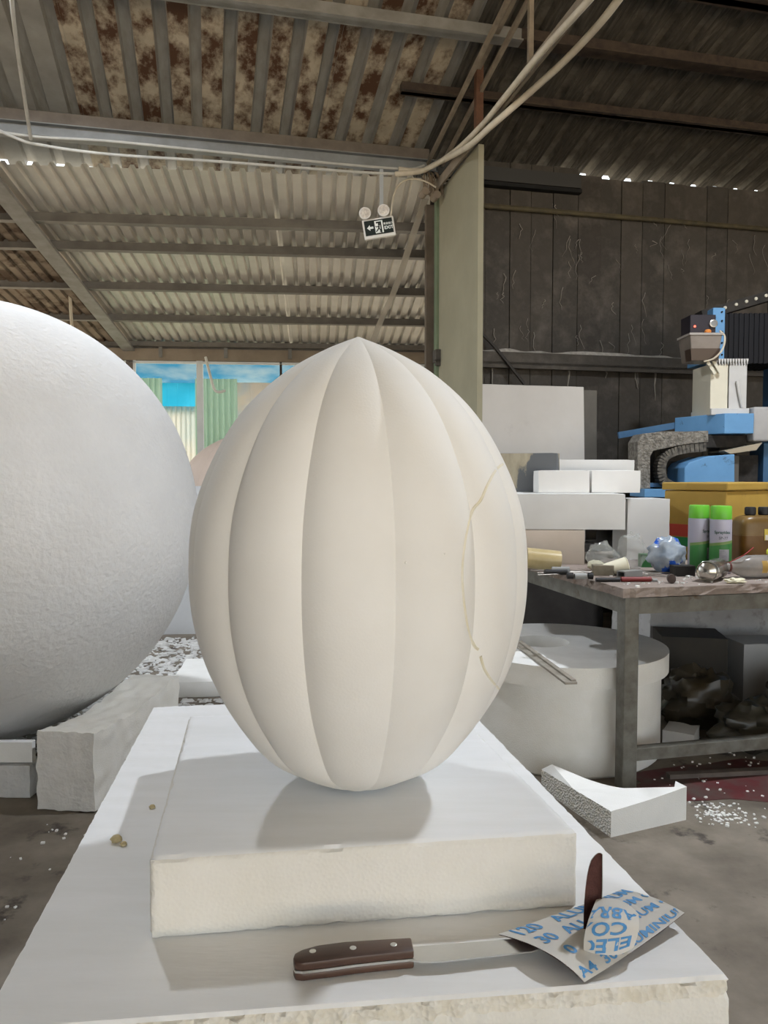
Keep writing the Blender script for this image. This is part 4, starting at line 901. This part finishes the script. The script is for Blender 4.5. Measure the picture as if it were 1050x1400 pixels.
# blue head
a1 = mp(944, 596); b1 = mp(944, 570); mb = MB()
pl_ = [(mp(944, 580).x, .28), (mp(980, 580).x, -.12), (mp(1019, 580).x, -.12), (mp(1019, 580).x, .28)]
mb.prism(pl_, mp(0, 594).z, mp(0, 567).z); mb.build('blue_head', BLUE, cnc, bev=.004)
mbox('side_cover', 1020, 1049, 558, 604, -.10, .30, mat('pale_grey_cover', (.42, .41, .40), (.36, .35, .34), scale=4), bev=.012)
mbox('spindle_housing', 962, 1019, 595, 612, -.02, .26, DK); mbox('spindle', 985, 1010, 611, 624, .02, .18, DK)
mb = MB(); mb.prism([(mp(994, 0).x, mp(0, 617).z), (mp(1046, 0).x, mp(0, 606).z), (mp(1038, 0).x, mp(0, 616).z), (mp(1002, 0).x, mp(0, 621).z)], -.10, .15, X2 @ Matrix.Diagonal((1, 1, -1, 1))); mb.build('beige_flap', mat('beige_flap', (.36, .31, .23)), cnc)
# dusty C bracket
P = lambda x, y: (mp(x, y).x, mp(x, y).z)
mb = MB(); outl = [P(865, 668), P(865, 605), P(872, 594), P(900, 591), P(930, 591), P(960, 590), P(960, 605), P(930, 608), P(905, 613), P(886, 617), P(882, 625), P(882, 668)]
mb.prism(outl, -.10, .10, X2); br = mb.build('dusty_bracket', DUSTY, cnc, bev=.004)
mbox('bracket_inner', 882.5, 900, 617, 668, .06, .03, DK)
ch_ = spline([mp(957, 612, -.06), mp(935, 614, -.06), mp(915, 618, -.06), mp(902, 626, -.06), mp(897, 640, -.06), mp(900, 656, -.06), (mp(912, 664, -.06))], 4)
mb = MB()
for p_, n_ in zip(ch_, ch_[1:]): mb.bar(p_+(n_-p_)*.06, n_-(n_-p_)*.06, .09, .055, up=(0, 0, 1) if abs((n_-p_).normalized().z) < .9 else (1, 0, 0))
mb.build('cable_chain', mat('dusty_dark_chain', (.15, .135, .11), (.05, .045, .04), scale=40, rough=.95), cnc)
mbox('chain_bed', 905, 935, 630, 664, .1, .05, DK)
mbox('blue_rail', 870, 960, 668, 679, -.16, .3, BLUE); mb = MB(); mb.bar(mp(864, 592, .30), mp(950, 577, .30), .03, .045); mb.build('rear_blue_rail', BLUED, cnc)
mb = MB(); mb.prism([P(920, 660), P(920, 640), P(926, 633), P(950, 625), P(986, 622), P(986, 660)], -.12, .2, X2); mb.build('blue_cowl', BLUE, cnc, bev=.006)
mbox('grey_pillar', 987, 1008, 623, 662, -.03, .2, mat('brown_grey_pillar', (.11, .10, .085))); mbox('dark_recess', 1009, 1042, 622, 662, .05, .15, DK); mbox('blue_upright', 1043, 1080, 606, 662, .0, .2, BLUED)
a = mp(868, 680); b = mp(1150, 660); mb = MB(); mb.box(((a.x+b.x)/2, .1, (a.z-.12)/2+.06), (b.x-a.x, .5, a.z-.12-.001)); mb.build('machine_bed', BLUED, cnc)
mbox('bed_plate', 868, 1150, 660, 666, -.05, .4, BLUED); mb = MB(); bt = mp(0, 666).z
mb.box(((a.x+b.x)/2+.2, .15, bt-.1), (b.x-a.x-.4, .3, .18)); mb.build('bed_block', BLUED, cnc)
mb = MB(); q = mp(1095, 600); mb.box((q.x, .18, 1.3), (.2, .3, 1.7)); mb.build('gantry_post', BLUED, cnc); mb = MB(); mb.box((q.x, .18, .12), (.34, .5, .24)); mb.build('gantry_foot', BLUED, cnc)

# ================================================================== CLUTTER UNDER THE TABLE
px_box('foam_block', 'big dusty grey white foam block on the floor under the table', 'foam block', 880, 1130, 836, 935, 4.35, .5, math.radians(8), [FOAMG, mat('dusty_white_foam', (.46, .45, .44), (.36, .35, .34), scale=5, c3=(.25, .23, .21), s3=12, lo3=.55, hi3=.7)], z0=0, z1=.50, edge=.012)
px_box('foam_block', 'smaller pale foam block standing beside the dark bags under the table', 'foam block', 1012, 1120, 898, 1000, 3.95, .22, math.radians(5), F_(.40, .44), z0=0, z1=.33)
px_box('dark_board_box', 'dark brown cardboard box under the table beside the foam drum', 'box', 905, 990, 890, 1010, 3.95, .28, math.radians(-10), [mat('dark_cardboard', (.05, .042, .032), (.035, .03, .024), scale=5)]*2, z0=0, z1=.36)
for (x, Y, d, sd, lb) in ((955, 3.62, (.34, .24, .26), 2, 'large dark olive plastic bag heaped under the table, leaning on the cardboard box'), (1035, 3.33, (.36, .24, .20), 6, 'low dark brown plastic bag beside the small pale foam block'), (1100, 3.62, (.3, .26, .30), 11, 'tall dark brown plastic bag beyond the low one under the table')):
    p = at_d(x, 950, Y); blob('dark_plastic_bag', lb, 'plastic bag', (p.x, p.y, 0), d, mat('dark_bag_%d' % sd, [(.03, .028, .018), (.04, .03, .016), (.035, .025, .012)][sd % 3], (.07, .06, .045), scale=6, rough=.35, spec=.5), sd, crump=.45)
px_box('foam_scrap', 'small pale foam scrap on the floor between the drum and the dark bags', 'foam scrap', 908, 946, 985, 1012, 3.28, .16, math.radians(-30), F_(.45, .5), z0=0, z1=.09, edge=.01)
p = at_z(985, 1070, 0); mb = MB()
mb.grid(lambda a, b: Vector(((a-.5)*1.1, (b-.5)*.5, .0015)), 2, 2)
# dark red paint spilt on the concrete
mb = MB(); n = 40
pts = [Vector((math.cos(2*PI*k/n)*.62*(1+.4*noise.noise(Vector((math.cos(2*PI*k/n)*2, math.sin(2*PI*k/n)*2, 3)))), math.sin(2*PI*k/n)*.20*(1+.6*noise.noise(Vector((math.cos(2*PI*k/n)*2.5, math.sin(2*PI*k/n)*2.5, 8)))), 0)) for k in range(n)]
mb.prism([(q.x, q.y) for q in pts], .0005, .002)
o = mb.build('paint_spill', mat('dark_red_paint', (.10, .018, .02), (.085, .06, .05), scale=6, rough=.6, lo=.4, hi=.6), None, at=(1.55, 3.02, 0), rz=.2); tag(o, 'dark red paint spill on the concrete under the table', 'paint')
mb = MB(); mb.box((0, 0, .009), (.75, .035, .018)); p = at_z(1000, 1058, 0)
tag(mb.build('wood_batten', mat('dirty_batten', (.16, .13, .11), (.10, .08, .07), scale=9), None, at=(p.x+.1, p.y, .002), rz=.12), 'flat dirty batten lying on the red stained floor under the table', 'batten')

# ================================================================== LAMPS (hang from the roof, above the frame)
def pendant(label, p, power):
    t = thing('pendant_lamp', label, 'lamp', p)
    mb = MB(); mb.lathe([(.20, 0), (.19, .02), (.08, .12), (.05, .16), (.03, .20)], 28, cap=False); mb.build('lamp_shade', mat('dark_enamel', (.10, .11, .11), rough=.4), t, smooth=40)
    mb = MB(); mb.lathe([(.02, .03), (.055, .05), (.06, .08), (.03, .13)], 20); mb.build('bulb', mat('lit_bulb', (.9, .95, 1), emit=((.86, .93, 1), 12)), t, smooth=60)
    u = inv(BANG, p); mb = MB(); mb.tube([(0, 0, .2), (0, 0, roof_z(u.y)-p[2]+.02)], .006, 6); mb.build('lamp_cord', BLKP, t)
    L = bpy.data.lights.new('lamp_light', 'AREA'); L.shape = 'DISK'; L.size = .22; L.energy = power; L.color = (.86, .92, 1)
    lo = bpy.data.objects.new('lamp_light', L); C.objects.link(lo); lo.parent = t; lo.location = (0, 0, .015)
pendant('enamel pendant lamp hanging above the work table side of the shed', Vector((2.2, 2.9, 3.7)), LAMP_POWER)
pendant('enamel pendant lamp hanging above the huge foam ball', Vector((-1.95, 4.05, 3.95)), LAMP_POWER*.72)
